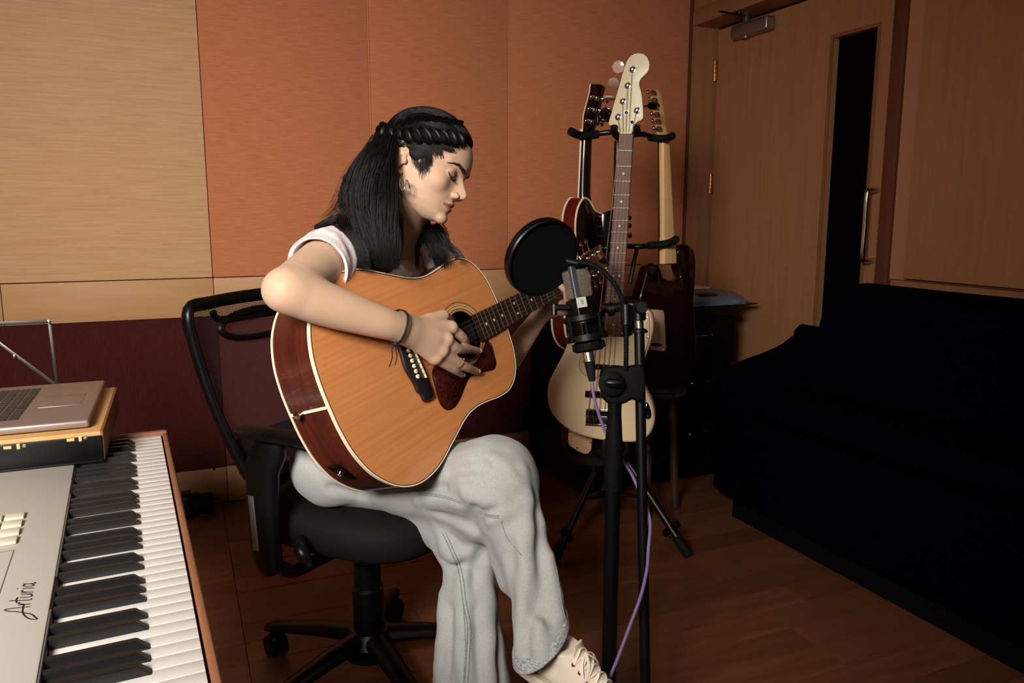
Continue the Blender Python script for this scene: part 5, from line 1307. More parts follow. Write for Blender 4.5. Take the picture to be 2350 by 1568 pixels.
# alae, nostril, cheeks, chin
for sg in (-1, 1):
    Hd.ell((70.5, sg*11.5, -23.5), (8, 5.2, 5.8), k=4)
    Hd.ell((74, sg*6.5, -31), (5, 3, 3.2), k=2.5, op='s')
    Hd.ell((34, sg*42, -12), (18, 14, 15), k=16)
    Hd.ell((69, sg*28, 10), (12, 15, 9), k=9, op='s')
    Hd.ell((46.5, sg*30.5, 10.5), (14.5, 15.5, 13), k=3)
    Hd.cap((62, sg*12, 26), (46, sg*46, 30), 6.5, 5, k=9)
Hd.ell((57, 0, -73), (10, 15, 10), k=8)
# mouth line
Hd.chain([(60.5, -20, -47.5), (66.5, -11, -46.8), (69, 0, -46.8), (66.5, 11, -46.8), (60.5, 20, -47.5)], [.8, 1.2, 1.3, 1.2, .8], k=2.2, op='s')
# ear
er = [(-24, 70, 12), (-31, 75, 22), (-41, 78, 26), (-51, 80, 20), (-54, 81, 8), (-50, 80, -6), (-42, 77, -18), (-33, 74, -28), (-26, 71, -27)]
Hd.chain(er, [3.0, 3.4, 3.6, 3.6, 3.4, 3.2, 3.4, 5.0, 4.0], k=3)
Hd.ell((-38, 73, 0), (13, 5.5, 20), R=np.array([[1, 0, 0], [0, 1, 0], [0, 0, 1]]), k=4)
Hd.chain([(-31, 76, 16), (-42, 78, 12), (-43, 78, -6), (-34, 77, -16)], [2.4, 2.6, 2.6, 2.2], k=2)
Hd.ell((-31, 78, -3), (6.5, 5, 8), k=3, op='s')
Hd.ell((-24, 74, -5), (3.5, 4.5, 5.5), k=3)
# neck
nb_ = np.linalg.solve(HM, np.array(nkb)-HOn)
Hd.chain([(-30, 0, -25), tuple(np.array((-30, 0, -25))*.3+nb_*.7)], [50, 50], k=22)
vH, qH = Hd.mesh(); vHl = vH.copy(); vH = vH @ HM.T+HOn
vT2 = Sdf(np.minimum(np.array(nkb), np.array(hw(-30, 0, -60)))-.11, np.maximum(np.array(nkb), np.array(hw(-30, 0, -60)))+.11, .003)
vT2.chain([hw(-30, 0, -50), nkb, nkb-V((0, 0, .05))], [.049, .051, .07], .02)
vN, qN = vT2.mesh()
# ankle of the crossed leg
body_o, _, _ = mesh_from('body', [(vA, qA), (vL, qL), (vT, qT), (vH, qH), (vN, qN)], M['skin'], pe)
bvH = bvh_of(vH, qH); bvA = bvh_of(vA, qA)
# lip and cheek colour, eyelids darkened for crease and eye shadow, as vertex attributes
hf0 = len(vA)+len(vL)+len(vT); f_, s_, u_ = vHl[:, 0], vHl[:, 1], vHl[:, 2]
sst = lambda x, a, b: (lambda t: t*t*(3-2*t))(np.clip((x-a)/(b-a), 0, 1))
a_s = np.abs(s_); up_l = -46.5+7.6*(1-(a_s/25)**1.7)+.9*np.exp(-((a_s-6)/4)**2); lo_l = -46.8-9.6*(1-(a_s/24)**2)
lipm = sst(up_l-u_, -.5, 1.2)*sst(u_-lo_l, -.5, 1.2)*(a_s < 25)*(f_ > 45)
lidm = sst(1-np.sqrt(((a_s-30.5)/17)**2+((u_-10)/10)**2), 0, .45)*(f_ > 38)*.75
flm = sst(1-np.sqrt(((a_s-44)/26)**2+((u_+14)/20)**2), 0, 1)*(f_ > 0)*.35
for an, arr in (('lip', lipm*.85), ('lid', lidm), ('flush', flm)):
    full = np.zeros(len(body_o.data.vertices), np.float32); full[hf0:hf0+len(arr)] = arr
    at = body_o.data.attributes.new(an, 'FLOAT', 'POINT'); at.data.foreach_set('value', full)
# closed, downcast eyes: dark lash line and lid fold, eyebrows
def on_head(s_, u, off=.0):  # shoot from the front in head space
    o_ = hw(160, s_, u); h_ = bvH.ray_cast(o_, -hf); return h_[0]+hf*off if h_[0] else hw(60, s_, u)
for sg in (-1, 1):
    lp_ = [on_head(sg*s_, u, .0008) for s_, u in ((15, 5.5), (20, 2.5), (27, .5), (34, 1), (40, 4), (45.5, 9))]
    B().tube(cr(lp_, 4), [.0009+.0008*math.sin(math.pi*i/20) for i in range(21)], 6).build('eyelashes', M['brow'], pe)
    b = B()
    for i in range(16):
        t = i/15; s_ = 19+26*t; u = np.interp(s_, [15, 20, 27, 34, 40, 46], [5.5, 2.5, .5, 1, 4, 9]); r0_ = on_head(sg*s_, u, .0006)
        b.tube([r0_, r0_+hf*(.004)+hs*sg*(.001+.003*t)-hu*.0035, r0_+hf*(.0065)+hs*sg*(.002+.004*t)-hu*.0045], [.00045, .0003, .0001], 4)
    b.build('eyelashes', M['brow'], pe)
    b = B()
    for i in range(300):
        t = random.random(); s_ = 11+39*t; u0_ = np.interp(s_, [11, 20, 34, 44, 50], [21.5, 24, 29, 28, 24.5]); th_ = np.interp(t, [0, .2, .6, 1], [3.6, 3.6, 2.8, .6])
        u = u0_+random.uniform(-th_, th_); p0_ = on_head(sg*s_, u, .0005); p1_ = on_head(sg*(s_+5), u+np.interp(t, [0, .6, 1], [2.6, .4, -1.6]), .0011)
        b.tube([p0_, p0_.lerp(p1_, .5)+hf*.0004, p1_], [.00030, .00028, .0001], 3)
    b.build('eyebrow', M['brow'], pe)
# finger nails
for nm in ('middle', 'ring', 'pinky'):
    pts, rs = fng[nm]; u_ = (pts[3]-pts[2]).normalized(); n_ = (GN-u_*GN.dot(u_)).normalized()
    B().ell(pts[3]+n_*(rs[3]*.78), (rs[3]*.95, rs[3]*.62, rs[3]*.34), fr(u_, n_.cross(u_))).build('fingernail', M['nail'], pe)
# ================================================================== T-SHIRT
slv = shR.lerp(el, .50); ad = (el-shR).normalized()
lo = np.min([shR, shL, hpC, slv], 0)-.17; hi = np.max([shR, shL, hpC, slv, nkb], 0)+.15
T = Sdf(lo, hi, .0031)
facing = (Rt*.55-fh*.83).normalized(); across = (shL-shR).normalized(); upb = V((0, 0, 1))
T.chain([P(835, 1010, 1.76), P(870, 850, 1.78), P(895, 720, 1.76)], [.128, .118, .128], .04, flat=(A3(facing), .74))
T.chain([shR+V((0, 0, -.02))+across*.03, nkb-V((0, 0, .045)), shL-across*.03-V((0, 0, .02))], [.060, .072, .060], .045)
T.cap(P(895, 720, 1.74), P(905, 640, 1.69), .118, .085, .04, flat=(A3(facing), .78))
# sleeves
T.chain([shR+V((0, 0, -.004)), shR.lerp(el, .2), slv+ad*.02], [.062, .057, .0545], .022)
T.chain([shL, shL.lerp(eL, .25), shL.lerp(eL, .42)], [.062, .058, .056], .022)
def folds(X, Y, Z):
    a = X*across[0]+Y*across[1]+Z*across[2]; b_ = X*.3-Y*.2+Z
    return .0020*np.sin(a*150+3*np.sin(b_*28))*np.sin(b_*22+a*30)+.0016*np.sin(a*95-b_*60)+.0012*np.sin((X*ad[0]+Y*ad[1]+Z*ad[2])*30+(X-Y)*140)
T.ap(folds, lo, hi, op='add')
# openings: sleeve end, neck
ad = (el-shR).normalized()
def slvcut(X, Y, Z):
    x, y, z = X-slv[0], Y-slv[1], Z-slv[2]
    return np.maximum(-(x*ad[0]+y*ad[1]+z*ad[2]), np.sqrt(x*x+y*y+z*z)-.11)
T.ap(slvcut, np.array(slv)-.13, np.array(slv)+.13, .002, 's')
T.cap(slv-ad*.012, slv+ad*.05, .0495, .0495, .002, 's')
aL = (eL-shL).normalized(); T.cap(shL.lerp(eL, .42)+aL*.03, shL.lerp(eL, .42)+aL*.12, .09, .09, .002, 's')
T.chain([nkb-V((0, 0, .03)), hw(-30, 0, -60)], [.060, .062], .004, 's')
vS, qS = T.mesh(); sh_o, _, _ = mesh_from('tshirt', [(relax(vS, qS, 1), qS)], M['shirt'], pe)
hem = []
rr = .0563; u1 = ad.orthogonal().normalized(); u2 = ad.cross(u1)
ringp = [slv+ad*-.004+u1*(rr+.0022)*math.cos(t)+u2*(rr+.0022)*math.sin(t) for t in np.linspace(0, 2*math.pi, 40, endpoint=False)]
b = B(); R_ = []
for dr_, dl_ in ((.0005, 0), (.002, .001), (.0025, -.015), (.0005, -.016)):
    R_.append([b._v(slv+ad*(dl_)+u1*(.0545+dr_)*math.cos(t)+u2*(.0545+dr_)*math.sin(t)) for t in np.linspace(0, 2*math.pi, 48, endpoint=False)])
for i in range(3):
    for j in range(48): b.bm.faces.new((R_[i][j], R_[i][(j+1) % 48], R_[i+1][(j+1) % 48], R_[i+1][j]))
b.build('sleeve_hem', M['shirt'], sh_o, ang=60)
nkc = nkb.lerp(hw(-30, 0, -60), .12)
nd = (hw(-30, 0, -60)-nkb).normalized(); u1 = nd.orthogonal().normalized(); u2 = nd.cross(u1)
B().tube([nkc+u1*.064*math.cos(t)+u2*.064*math.sin(t)-nd*.012 for t in np.linspace(0, 2*math.pi, 40, endpoint=False)], .0055, 8, closed=True).build('collar', M['shirt'], sh_o)
# ================================================================== JEANS
DZ = .075
def Q(x, y, d): return P(x, y, d+DZ)
hipR = P(765, 1066, 1.66); kn1 = Q(1128, 1100, 1.43); hipL = P(850, 1075, 1.80)
J = Sdf(np.min([P(640, 1000, 1.6), P(1300, 1560, 1.2), P(1080, 1800, 1.5), P(1000, 1600, 1.6)], 0)-.1, np.max([P(1320, 1400, 1.35), hipL, P(1150, 1000, 1.6), kn1], 0)+.13, .0036)
J.cap(hipR, hipL, .088, .085, .03)
J.chain([hipR+V((0, 0, .01)), P(850, 1078, 1.67), P(960, 1098, 1.635), P(1060, 1112, 1.57), kn1], [.080, .080, .082, .083, .078], .025)
J.ell(Q(1140, 1092, 1.43), (.073, .073, .068), k=.03)
# crossed shin, flared to the hem
shin = [Q(1135, 1112, 1.43), Q(1170, 1180, 1.41), Q(1200, 1262, 1.39), Q(1226, 1360, 1.365), Q(1240, 1440, 1.345), Q(1252, 1510, 1.33), Q(1262, 1570, 1.32)]
J.chs(shin, [.075, .062, .050, .0455, .0495, .055, .058], .022)
J.chain([Q(1090, 1180, 1.45), Q(1150, 1230, 1.44), Q(1180, 1330, 1.41), Q(1212, 1385, 1.39)], [.045, .038, .030, .016], .02)
# standing leg
knL = Q(1075, 1215, 1.53)
J.chain([hipL, P(960, 1140, 1.72), knL], [.082, .078, .074], .025)
gy = Q(1085, 1568, 1.50)
sl_ = [knL, Q(1080, 1300, 1.52), Q(1078, 1400, 1.51), Q(1080, 1480, 1.505), Q(1082, 1568, 1.50), Q(1084, 1690, 1.49)]
J.chs(sl_, [.069, .057, .060, .068, .078, .086], .02)
J.ell(Q(1035, 1262, 1.51), (.026, .026, .032), k=.02)
# folds: laid on the cloth itself (first pass gives the surface)
v0, q0_ = J.mesh(); bv0 = bvh_of(v0, q0_)
def ridge(pts, r, k_=.014, op='u', dep=.45):
    c = []
    for p_ in cr([V((x, y, 0)) for x, y in pts], 3):
        h_ = bv0.ray_cast(CAM, ray(p_.x, p_.y).normalized())
        if h_[0] is not None: c.append((h_[0], h_[1] if h_[1].dot(Fw) < 0 else -h_[1]))
    if len(c) < 2: return
    n_ = len(c); P_, R_ = [], []
    for i_, (a, nn_) in enumerate(c):
        rr_ = r*(.35+.65*math.sin(math.pi*(i_+.6)/(n_+.2))); P_.append(a+nn_*rr_*(dep if op == 's' else -dep)); R_.append(rr_)
    J.chain(P_, R_, k_, op)
for a in ([(1150, 1152), (1128, 1178), (1100, 1206)], [(1092, 1162), (1084, 1180), (1078, 1200)], [(1030, 1085), (1075, 1072), (1120, 1070)], [(900, 1140), (960, 1125), (1020, 1122)], [(1000, 1180), (1050, 1196), (1090, 1216)], [(760, 1120), (820, 1132), (880, 1136)]): ridge(a, .010, .016, 's', .25)
for a in ([(1228, 1150), (1236, 1240), (1246, 1340), (1256, 1440)], [(1180, 1250), (1188, 1330), (1196, 1400)], [(1218, 1330), (1216, 1420), (1214, 1490)]): ridge(a, .014, .022, 's', .30)
for a in ([(1198, 1080), (1210, 1140), (1208, 1220), (1202, 1320), (1194, 1420), (1190, 1500)], [(1262, 1280), (1276, 1350), (1288, 1410)], [(1236, 1440), (1240, 1480), (1243, 1510)]): ridge(a, .016, .020, 'u', .55)
for a in ([(1070, 1138), (1110, 1150), (1150, 1152)], [(1120, 1196), (1150, 1180), (1180, 1170)], [(960, 1150), (1010, 1150), (1050, 1160)], [(1130, 1050), (1165, 1075), (1185, 1110)]): ridge(a, .012, .018, 'u', .6)
for a in ([(1035, 1236), (1050, 1252), (1072, 1256)], [(1020, 1290), (1040, 1300), (1062, 1296)], [(1110, 1240), (1098, 1290), (1084, 1340)], [(1090, 1400), (1096, 1480), (1104, 1560)], [(1035, 1400), (1030, 1480), (1022, 1560)], [(1136, 1440), (1142, 1500), (1150, 1565)]): ridge(a, .011, .018, 's', .25)
for a in ([(1014, 1340), (1012, 1440), (1004, 1560)], [(1118, 1300), (1122, 1400), (1128, 1560)], [(1062, 1330), (1064, 1440), (1062, 1560)], [(1018, 1240), (1026, 1268), (1040, 1282)]): ridge(a, .015, .020, 'u', .55)
def wr2(X, Y, Z): return .0012*np.sin(X*46+2*np.sin(Z*31))*np.sin(Y*52+Z*40)+.0007*np.sin(X*120+Z*85+2*np.sin(Y*60))
J.ap(wr2, J.lo, J.lo+J.h*J.n, op='add')
# hem openings
hd_ = (shin[-1]-shin[-2]).normalized()
hc_ = Q(1247, 1474, 1.335)
hn = (Rt*.56-Up*.83+Fw*.22).normalized()
def hemcut(X, Y, Z):
    x, y, z = X-hc_[0], Y-hc_[1], Z-hc_[2]
    return np.maximum(-(x*hn[0]+y*hn[1]+z*hn[2]), np.sqrt(x*x+y*y+z*z)-.125)
J.ap(hemcut, np.array(hc_)-.15, np.array(hc_)+.15, .002, 's')
J.chain([Q(1262, 1570, 1.325), Q(1252, 1508, 1.335), Q(1240, 1435, 1.350)], [.053, .048, .038], .002, 's')
vJ, qJ = J.mesh(); vJ = relax(vJ, qJ, 1)
je, _, _ = mesh_from('jeans', [(vJ, qJ)], M['denim'], pe); bvJ = bvh_of(vJ, qJ)
def seam(pts, r=.0011, name='seam', m=M['denim_seam'], par=None, off=.0004, bv=bvJ):
    q = []
    for p_ in cr([V((x, y, 0)) for x, y in pts], 10):
        h_ = hit(bv, p_.x, p_.y, off)
        if h_ is not None: q.append(h_)
    # drop depth jumps
    out = [q[0]] if q else []
    for a in q[1:]:
        if (a-out[-1]).length < .014: out.append(a)
    if len(out) > 2: B().tube(out, r, 6).build(name, m, par or je)
for o2 in (0, 7): seam([(1045-30+o2, 1222), (1052-20+o2, 1260), (1052+o2, 1310), (1066-4+o2, 1380), (1072+o2, 1440), (1070+o2, 1500), (1066+o2, 1566)])
seam([(1062, 1380), (1066, 1430), (1068, 1500), (1063, 1566)], .0009)
for o2 in (0, 4): seam([(960, 1132+o2), (1010, 1137+o2), (1060, 1152+o2), (1100, 1172+o2), (1125, 1183+o2), (1145, 1184+o2)])
seam([(1150, 1195), (1165, 1235), (1198, 1275)], .0009)
for o2 in (0, 8): seam([(1276+o2, 1300), (1284+o2, 1350), (1292+o2, 1400), (1300+o2, 1425)], .0009)
# frayed hem band along the lower edge of the crossed leg
J2 = Sdf(np.array(hc_)-.11, np.array(hc_)+.11, .0022)
J2.chs(shin, [.080, .067, .055, .0505, .0545, .060, .063], .01)
def band_(X, Y, Z):
    dd = (X-hc_[0])*hn[0]+(Y-hc_[1])*hn[1]+(Z-hc_[2])*hn[2]
    return np.abs(dd+.008+.0*X)-.0085
J2.ap(band_, J2.lo, J2.lo+J2.h*J2.n, .003, 'i')
J2.chain([Q(1262, 1570, 1.325), Q(1252, 1508, 1.335), Q(1240, 1435, 1.350)], [.052, .047, .037], .002, 's')
M['hem'] = mat('hem_denim', (182, 182, 176), .9, var=((170, 170, 420), .12, (112, 118, 124)))
v, q = J2.mesh(); mesh_from('hem', [(v, q)], M['hem'], je)
seam([(712, 1036), (716, 1056), (735, 1080), (770, 1092), (800, 1098)], .0008)
# ================================================================== SHOES
def shoe(o_, xd_, zd_, L=.245, lbl='canvas_shoe'):
    xd_ = V(xd_).normalized(); zd_ = (V(zd_)-xd_*V(zd_).dot(xd_)).normalized(); yd_ = zd_.cross(xd_)
    SM = Matrix((xd_, yd_, zd_)).transposed().to_4x4(); SM.translation = V(o_)
    e_ = bpy.data.objects.new(lbl, None); COL.objects.link(e_)
    return SM
def build_shoe(o_, xd_, zd_):
    SM = Matrix.Identity(4); xd_ = V(xd_).normalized(); zd_ = (V(zd_)-xd_*V(zd_).dot(xd_)).normalized(); yd_ = zd_.cross(xd_)
    SM = Matrix((xd_, yd_, zd_)).transposed().to_4x4(); SM.translation = V(o_)
    S = Sdf((-.04, -.06, -.03), (.27, .06, .12), .0022)
    S.chain([(.014, 0, .035), (.05, 0, .032), (.12, 0, .028), (.19, 0, .022), (.215, .0, .018)], [.033, .032, .037, .037, .026], .02, flat=((0, 0, 1), .9))
    S.chain([(.014, 0, .05), (.032, 0, .085)], [.028, .030], .018); S.chain([(.03, 0, .075), (.080, 0, .060), (.13, 0, .042)], [.030, .030, .028], .02)
    S.ap(lambda X, Y, Z: np.maximum(-(Z-.004), (Z-(.060+np.clip(X, 0, .1)*.44))*.93)+0*Y, (-.04, -.06, -.03), (.27, .06, .12), .003, 'i')
    S.cap((.012, 0, .045), (.040, 0, .12), .025, .028, .003, 's')
    v, q = S.mesh(); n = np.array(SM.to_3x3()); v = v @ n.T+np.array(SM.translation)
    up2, _, _ = mesh_from('shoe', [(v, q)], M['canvas'], pe)
    S = Sdf((-.05, -.07, -.03), (.28, .07, .03), .0024)
    S.chain([(.010, 0, 0), (.06, 0, 0), (.12, 0, 0), (.19, 0, 0), (.215, 0, 0)], [.035, .033, .038, .039, .029], .01)
    S.ap(lambda X, Y, Z: np.abs(Z+.002)-.011+0*X+0*Y, (-.05, -.07, -.03), (.28, .07, .03), .003, 'i')
    v, q = S.mesh(); v = v @ n.T+np.array(SM.translation); mesh_from('sole', [(v, q)], M['sole'], up2)
    bmo = BVHTree.FromPolygons([vv.co for vv in up2.data.vertices], [tuple(p_.vertices) for p_ in up2.data.polygons])
    def on(x, y, off=.002):
        o2 = SM @ V((x, y, .2)); d2 = (SM.to_3x3() @ V((0, 0, -1))); h_ = bmo.ray_cast(o2, d2); return (h_[0]-d2*off) if h_[0] else SM @ V((x, y, .06))
    # tongue, laces, eyelets
    tg = [SM @ V(p_) for p_ in ((.096, 0, .052), (.082, 0, .074), (.072, 0, .092), (.066, 0, .104))]
    B().tube(tg, [.017, .020, .020, .014], 14, flat=(.2, 1.0), upv=SM.to_3x3() @ V((1, 0, .8))).build('tongue', M['canvas'], up2)
    rows = [.080, .096, .112, .128, .144]
    for i, x in enumerate(rows):
        for sg in (-1, 1):
            c = on(x, sg*.0235, .0008); nrm = (SM.to_3x3() @ V((.3, sg*.6, .75))).normalized()
            b = B(); b.lathe([(.0022, 0), (.0036, .0008), (.0040, 0)], c, nrm, 14, caps=False); b.lathe([(.0022, .0002), (0, .0001)], c, nrm, 10); b.build('eyelet', M['brass'], up2)
            x2 = rows[min(i+1, 4)] if i < 4 else x
        B().tube(cr([on(x, -.0235, .001), on(x-.003, -.012, .0035), on(x-.006, 0, .0045), on(x-.003, .012, .0035), on(x, .0235, .001)], 4), .0024, 6, flat=(.6, 1.3)).build('lace', M['lace'], up2)
        if i < 4:
            for sg in (-1, 1): B().tube(cr([on(x, sg*.0235, .001), on((x+rows[i+1])/2, 0, .006), on(rows[i+1], -sg*.0235, .001)], 5), .0021, 6, flat=(.6, 1.3)).build('lace', M['lace'], up2)
    for sg in (-1, 1):
        B().tube(cr([on(.086, 0, .006), on(.092, sg*.020, .009), on(.110, sg*.028, .005), on(.104, sg*.014, .009), on(.086, 0, .008)], 6), .0022, 6, flat=(.6, 1.3)).build('lace', M['lace'], up2)
    B().tube(cr([on(x, y, .0006) for x, y in ((.150, -.028), (.165, -.014), (.170, 0), (.165, .014), (.150, .028))], 4), .0012, 6).build('toe_seam', M['lace'], up2)
    return SM
hl0 = P(1214, 1496, 1.45); toe = P(1414, 1656, 1.375)
SMr = build_shoe(hl0-(toe-hl0).normalized()*.0-Up*.015, toe-hl0, Up*.72+Rt*.50-Fw*.5)
ank0, ank1 = P(1238, 1380, 1.44), SMr @ V((.028, 0, .045))
D4 = Sdf(np.min([ank0, ank1], 0)-.07, np.max([ank0, ank1], 0)+.07, .0025); D4.chain([ank0, ank1], [.036, .0245], .01); vK, qK = D4.mesh(); mesh_from('ankle', [(vK, qK)], M['skin'], pe)
gl = P(1080, 1700, 1.565); gl2 = V((gl.x-.02, gl.y, .012))
# standing shoe flat on the floor below the picture
build_shoe(V((P(1084, 1700, 1.565).x-.03, P(1084, 1700, 1.565).y+.03, .013)), (.75, -.65, 0), (0, 0, 1))
Lg = Sdf(np.array((gl.x-.1, gl.y-.1, .02)), np.array((gl.x+.1, gl.y+.1, .36)), .005)
Lg.chain([gl, V((gl.x, gl.y+.01, .09))], [.040, .036], .01); v, q = Lg.mesh(); mesh_from('sock', [(v, q)], M['canvas'], pe)
# long wide trouser leg reaches the shoe
# ================================================================== HAIR
HR_ = Sdf((-150, -105, -215), (100, 105, 130), 2.2, 60)
def hairline(X, Y, Z):  # negative inside the hair region
    a = np.abs(Y)
    hl_ = np.interp(X.ravel(), [-40, -32, -22, -8, 0, 8, 16, 34, 54, 70], [28, 22, 9, 3, 7, 18, 38, 64, 84, 95]).reshape(X.shape)-a*.02+np.where(a < 40, 0, 0)
    return np.minimum((hl_-Z)*.5, X+38)+0*Y
HR_.ell((-22, 0, 44), (95, 77.5, 81), k=2)
HR_.ell((-22, 0, 18), (76, 74, 70), k=6)
HR_.ap(lambda X, Y, Z: hairline(X, Y, Z), (-150, -105, -215), (100, 105, 130), 4, 'i')
HR_.ell((-62, 0, 8), (52, 66, 60), k=12)                       # back volume
def hl(px, py, d): q = np.linalg.solve(HM, np.array(P(px, py, d))-HOn); return q
def hch(pts, rs, k=14, flat=None): HR_.chain([hl(*p_) for p_ in pts], rs, k, 'u', flat)
nd_ = (0, .83, .0)
hch([(890, 345, 1.53), (862, 400, 1.53), (850, 470, 1.51), (862, 540, 1.485), (878, 590, 1.475), (886, 612, 1.475)], [34, 45, 46, 38, 30, 14], 18)
hch([(900, 450, 1.49), (903, 500, 1.465), (900, 565, 1.455), (905, 605, 1.455)], [12, 20, 20, 10], 14)
hch([(838, 496, 1.465), (800, 500, 1.455), (755, 508, 1.447), (724, 520, 1.442)], [15, 12, 9, 4], 10)
hch([(945, 500, 1.64), (985, 550, 1.66), (1005, 590, 1.66), (1015, 620, 1.66)], [30, 32, 28, 14], 14)
hch([(935, 430, 1.62), (945, 520, 1.64)], [38, 32], 14)
vR, qR = HR_.mesh(); vR = relax(vR, qR, 2); vRw = vR @ HM.T+HOn
hair, _, _ = mesh_from('hair', [(vRw, qR)], M['hair'], pe); bvR = bvh_of(vRw, qR)
# strands along guides; each guide: photo points with depth, spread (mm) and count
def tube_set(name, paths, rad, m, par):
    P_ = np.array(paths, np.float64); S_, n = P_.shape[:2]
    t = np.gradient(P_, axis=1); t /= np.linalg.norm(t, axis=2, keepdims=True)+1e-12
    fw = np.array(Fw); u = np.cross(t, fw); u /= np.linalg.norm(u, axis=2, keepdims=True)+1e-9; w_ = np.cross(t, u)
    r_ = rad[..., None] if rad.ndim == 2 else rad[:, None, None]
    V_ = np.stack([P_+u*r_*math.cos(a)+w_*r_*math.sin(a) for a in (0, 2.094, 4.189)], 2).reshape(-1, 3)
    base = (np.arange(S_)*n)[:, None]+np.arange(n-1)[None]; base = base.reshape(-1)*3
    F_ = np.concatenate([np.stack([base+k_, base+(k_+1) % 3, base+3+(k_+1) % 3, base+3+k_], 1) for k_ in range(3)])
    o, _, _ = mesh_from(name, [(V_, F_)], m, par, kind='stuff'); return o
def resamp(pts, n):
    p = np.array([tuple(q) for q in pts]); d = np.concatenate([[0], np.cumsum(np.linalg.norm(np.diff(p, axis=0), axis=1))])
    t = np.linspace(0, d[-1], n); return np.stack([np.interp(t, d, p[:, i]) for i in range(3)], 1)
def strands(guides, name, r=.00036, m=M['hair_strand'], mult=2.3):
    allp, allr = [], []; n = 20; R3, F3, U3 = np.array(Rt), np.array(Fw), np.array(Up)
    for pts, spr, cnt in guides:
        g = resamp(cr([P(*p_) for p_ in pts], 4), n); sp_ = np.interp(np.linspace(0, 1, n), np.linspace(0, 1, len(spr)), spr)*.001
        cnt = int(cnt*mult); K = max(3, cnt//26); ca = rng.uniform(0, 6.283, K); cr_ = np.sqrt(rng.random(K)); cph = rng.uniform(0, 6.283, K); cfq = rng.uniform(1.2, 2.6, K)
        for c in range(cnt):
            k_ = rng.integers(K); t = np.linspace(0, 1, n); clump = .25+.5*t
            a = rng.uniform(0, 6.283); q = math.sqrt(rng.random()); ox, oy = q*math.cos(a), q*math.sin(a); cx_, cy_ = cr_[k_]*math.cos(ca[k_]), cr_[k_]*math.sin(ca[k_])
            X = (ox*(1-clump)+cx_*clump+ox*.16)*sp_; Y = (oy*(1-clump)+cy_*clump+oy*.16)*sp_*.8-sp_*.15
            wv_ = .0028*t*np.sin(cph[k_]+cfq[k_]*6*t)+.0008*np.sin(a+9*t)
            st, en = rng.uniform(0, .1), rng.uniform(.84, 1.0)
            p = g+R3*(X+wv_)[:, None]+F3*Y[:, None]+U3*(.001*np.cos(cph[k_]*2+5*t))[:, None]
            p = resamp(p[int(st*n):max(int(en*n), 6)], n); allp.append(p); allr.append(r*rng.uniform(.6, 1.3)*(1-.85*t**4))
    return tube_set(name, allp, np.array(allr), m, hair)
strands([
 ([(885, 312, 1.458), (878, 335, 1.455), (852, 390, 1.45), (835, 450, 1.448), (842, 520, 1.44), (864, 585, 1.435), (878, 632, 1.445)], [24, 34, 36, 32, 27, 18], 460),
 ([(896, 322, 1.458), (890, 350, 1.455), (880, 430, 1.444), (880, 510, 1.436), (883, 580, 1.432), (887, 632, 1.438)], [14, 26, 32, 28, 22], 420),
 ([(888, 430, 1.465), (900, 490, 1.437), (903, 560, 1.432), (908, 630, 1.438)], [9, 13, 14, 10], 220),
 ([(868, 335, 1.49), (825, 390, 1.48), (803, 440, 1.47), (800, 485, 1.46), (815, 530, 1.45)], [14, 20, 20, 16, 12], 200),
 ([(830, 440, 1.46), (805, 480, 1.45), (775, 502, 1.445), (745, 512, 1.44), (726, 520, 1.438), (722, 528, 1.44)], [14, 17, 15, 12, 8, 5], 240),
 ([(845, 480, 1.45), (790, 497, 1.44), (800, 530, 1.425), (825, 560, 1.42), (838, 600, 1.42), (830, 632, 1.425)], [12, 13, 13, 12, 11, 9], 260),
 ([(800, 500, 1.445), (760, 503, 1.44), (735, 515, 1.438), (725, 526, 1.438), (760, 512, 1.43), (800, 540, 1.425)], [8, 7, 6, 4, 5, 6], 60),
 ([(812, 400, 1.49), (795, 402, 1.485), (790, 412, 1.485), (800, 430, 1.48), (815, 460, 1.475)], [4, 4, 4, 5, 6], 40),
 ([(950, 500, 1.62), (985, 545, 1.60), (1005, 590, 1.595), (1012, 630, 1.6)], [22, 26, 26, 18], 260),
 ([(1000, 515, 1.62), (1018, 550, 1.60), (1035, 575, 1.595), (1048, 582, 1.595), (1050, 592, 1.595), (1040, 600, 1.6)], [10, 14, 12, 7, 4, 4], 110),
 ([(1000, 512, 1.60), (1020, 540, 1.59), (1030, 560, 1.59), (1035, 590, 1.59)], [4, 6, 8, 6], 18),
 ([(985, 520, 1.6), (960, 560, 1.58), (955, 600, 1.575), (965, 632, 1.58)], [8, 8, 7, 5], 30),
 ([(862, 330, 1.49), (812, 385, 1.485), (785, 440, 1.48), (765, 480, 1.47), (735, 500, 1.46)], [8, 14, 18, 20, 16], 10),
 ([(840, 400, 1.48), (790, 450, 1.47), (755, 490, 1.46), (716, 505, 1.455)], [12, 20, 18, 12], 12),
 ([(1000, 500, 1.6), (1022, 530, 1.595), (1030, 565, 1.59), (1052, 575, 1.59)], [5, 9, 12, 8], 10),
], 'hair_strands')
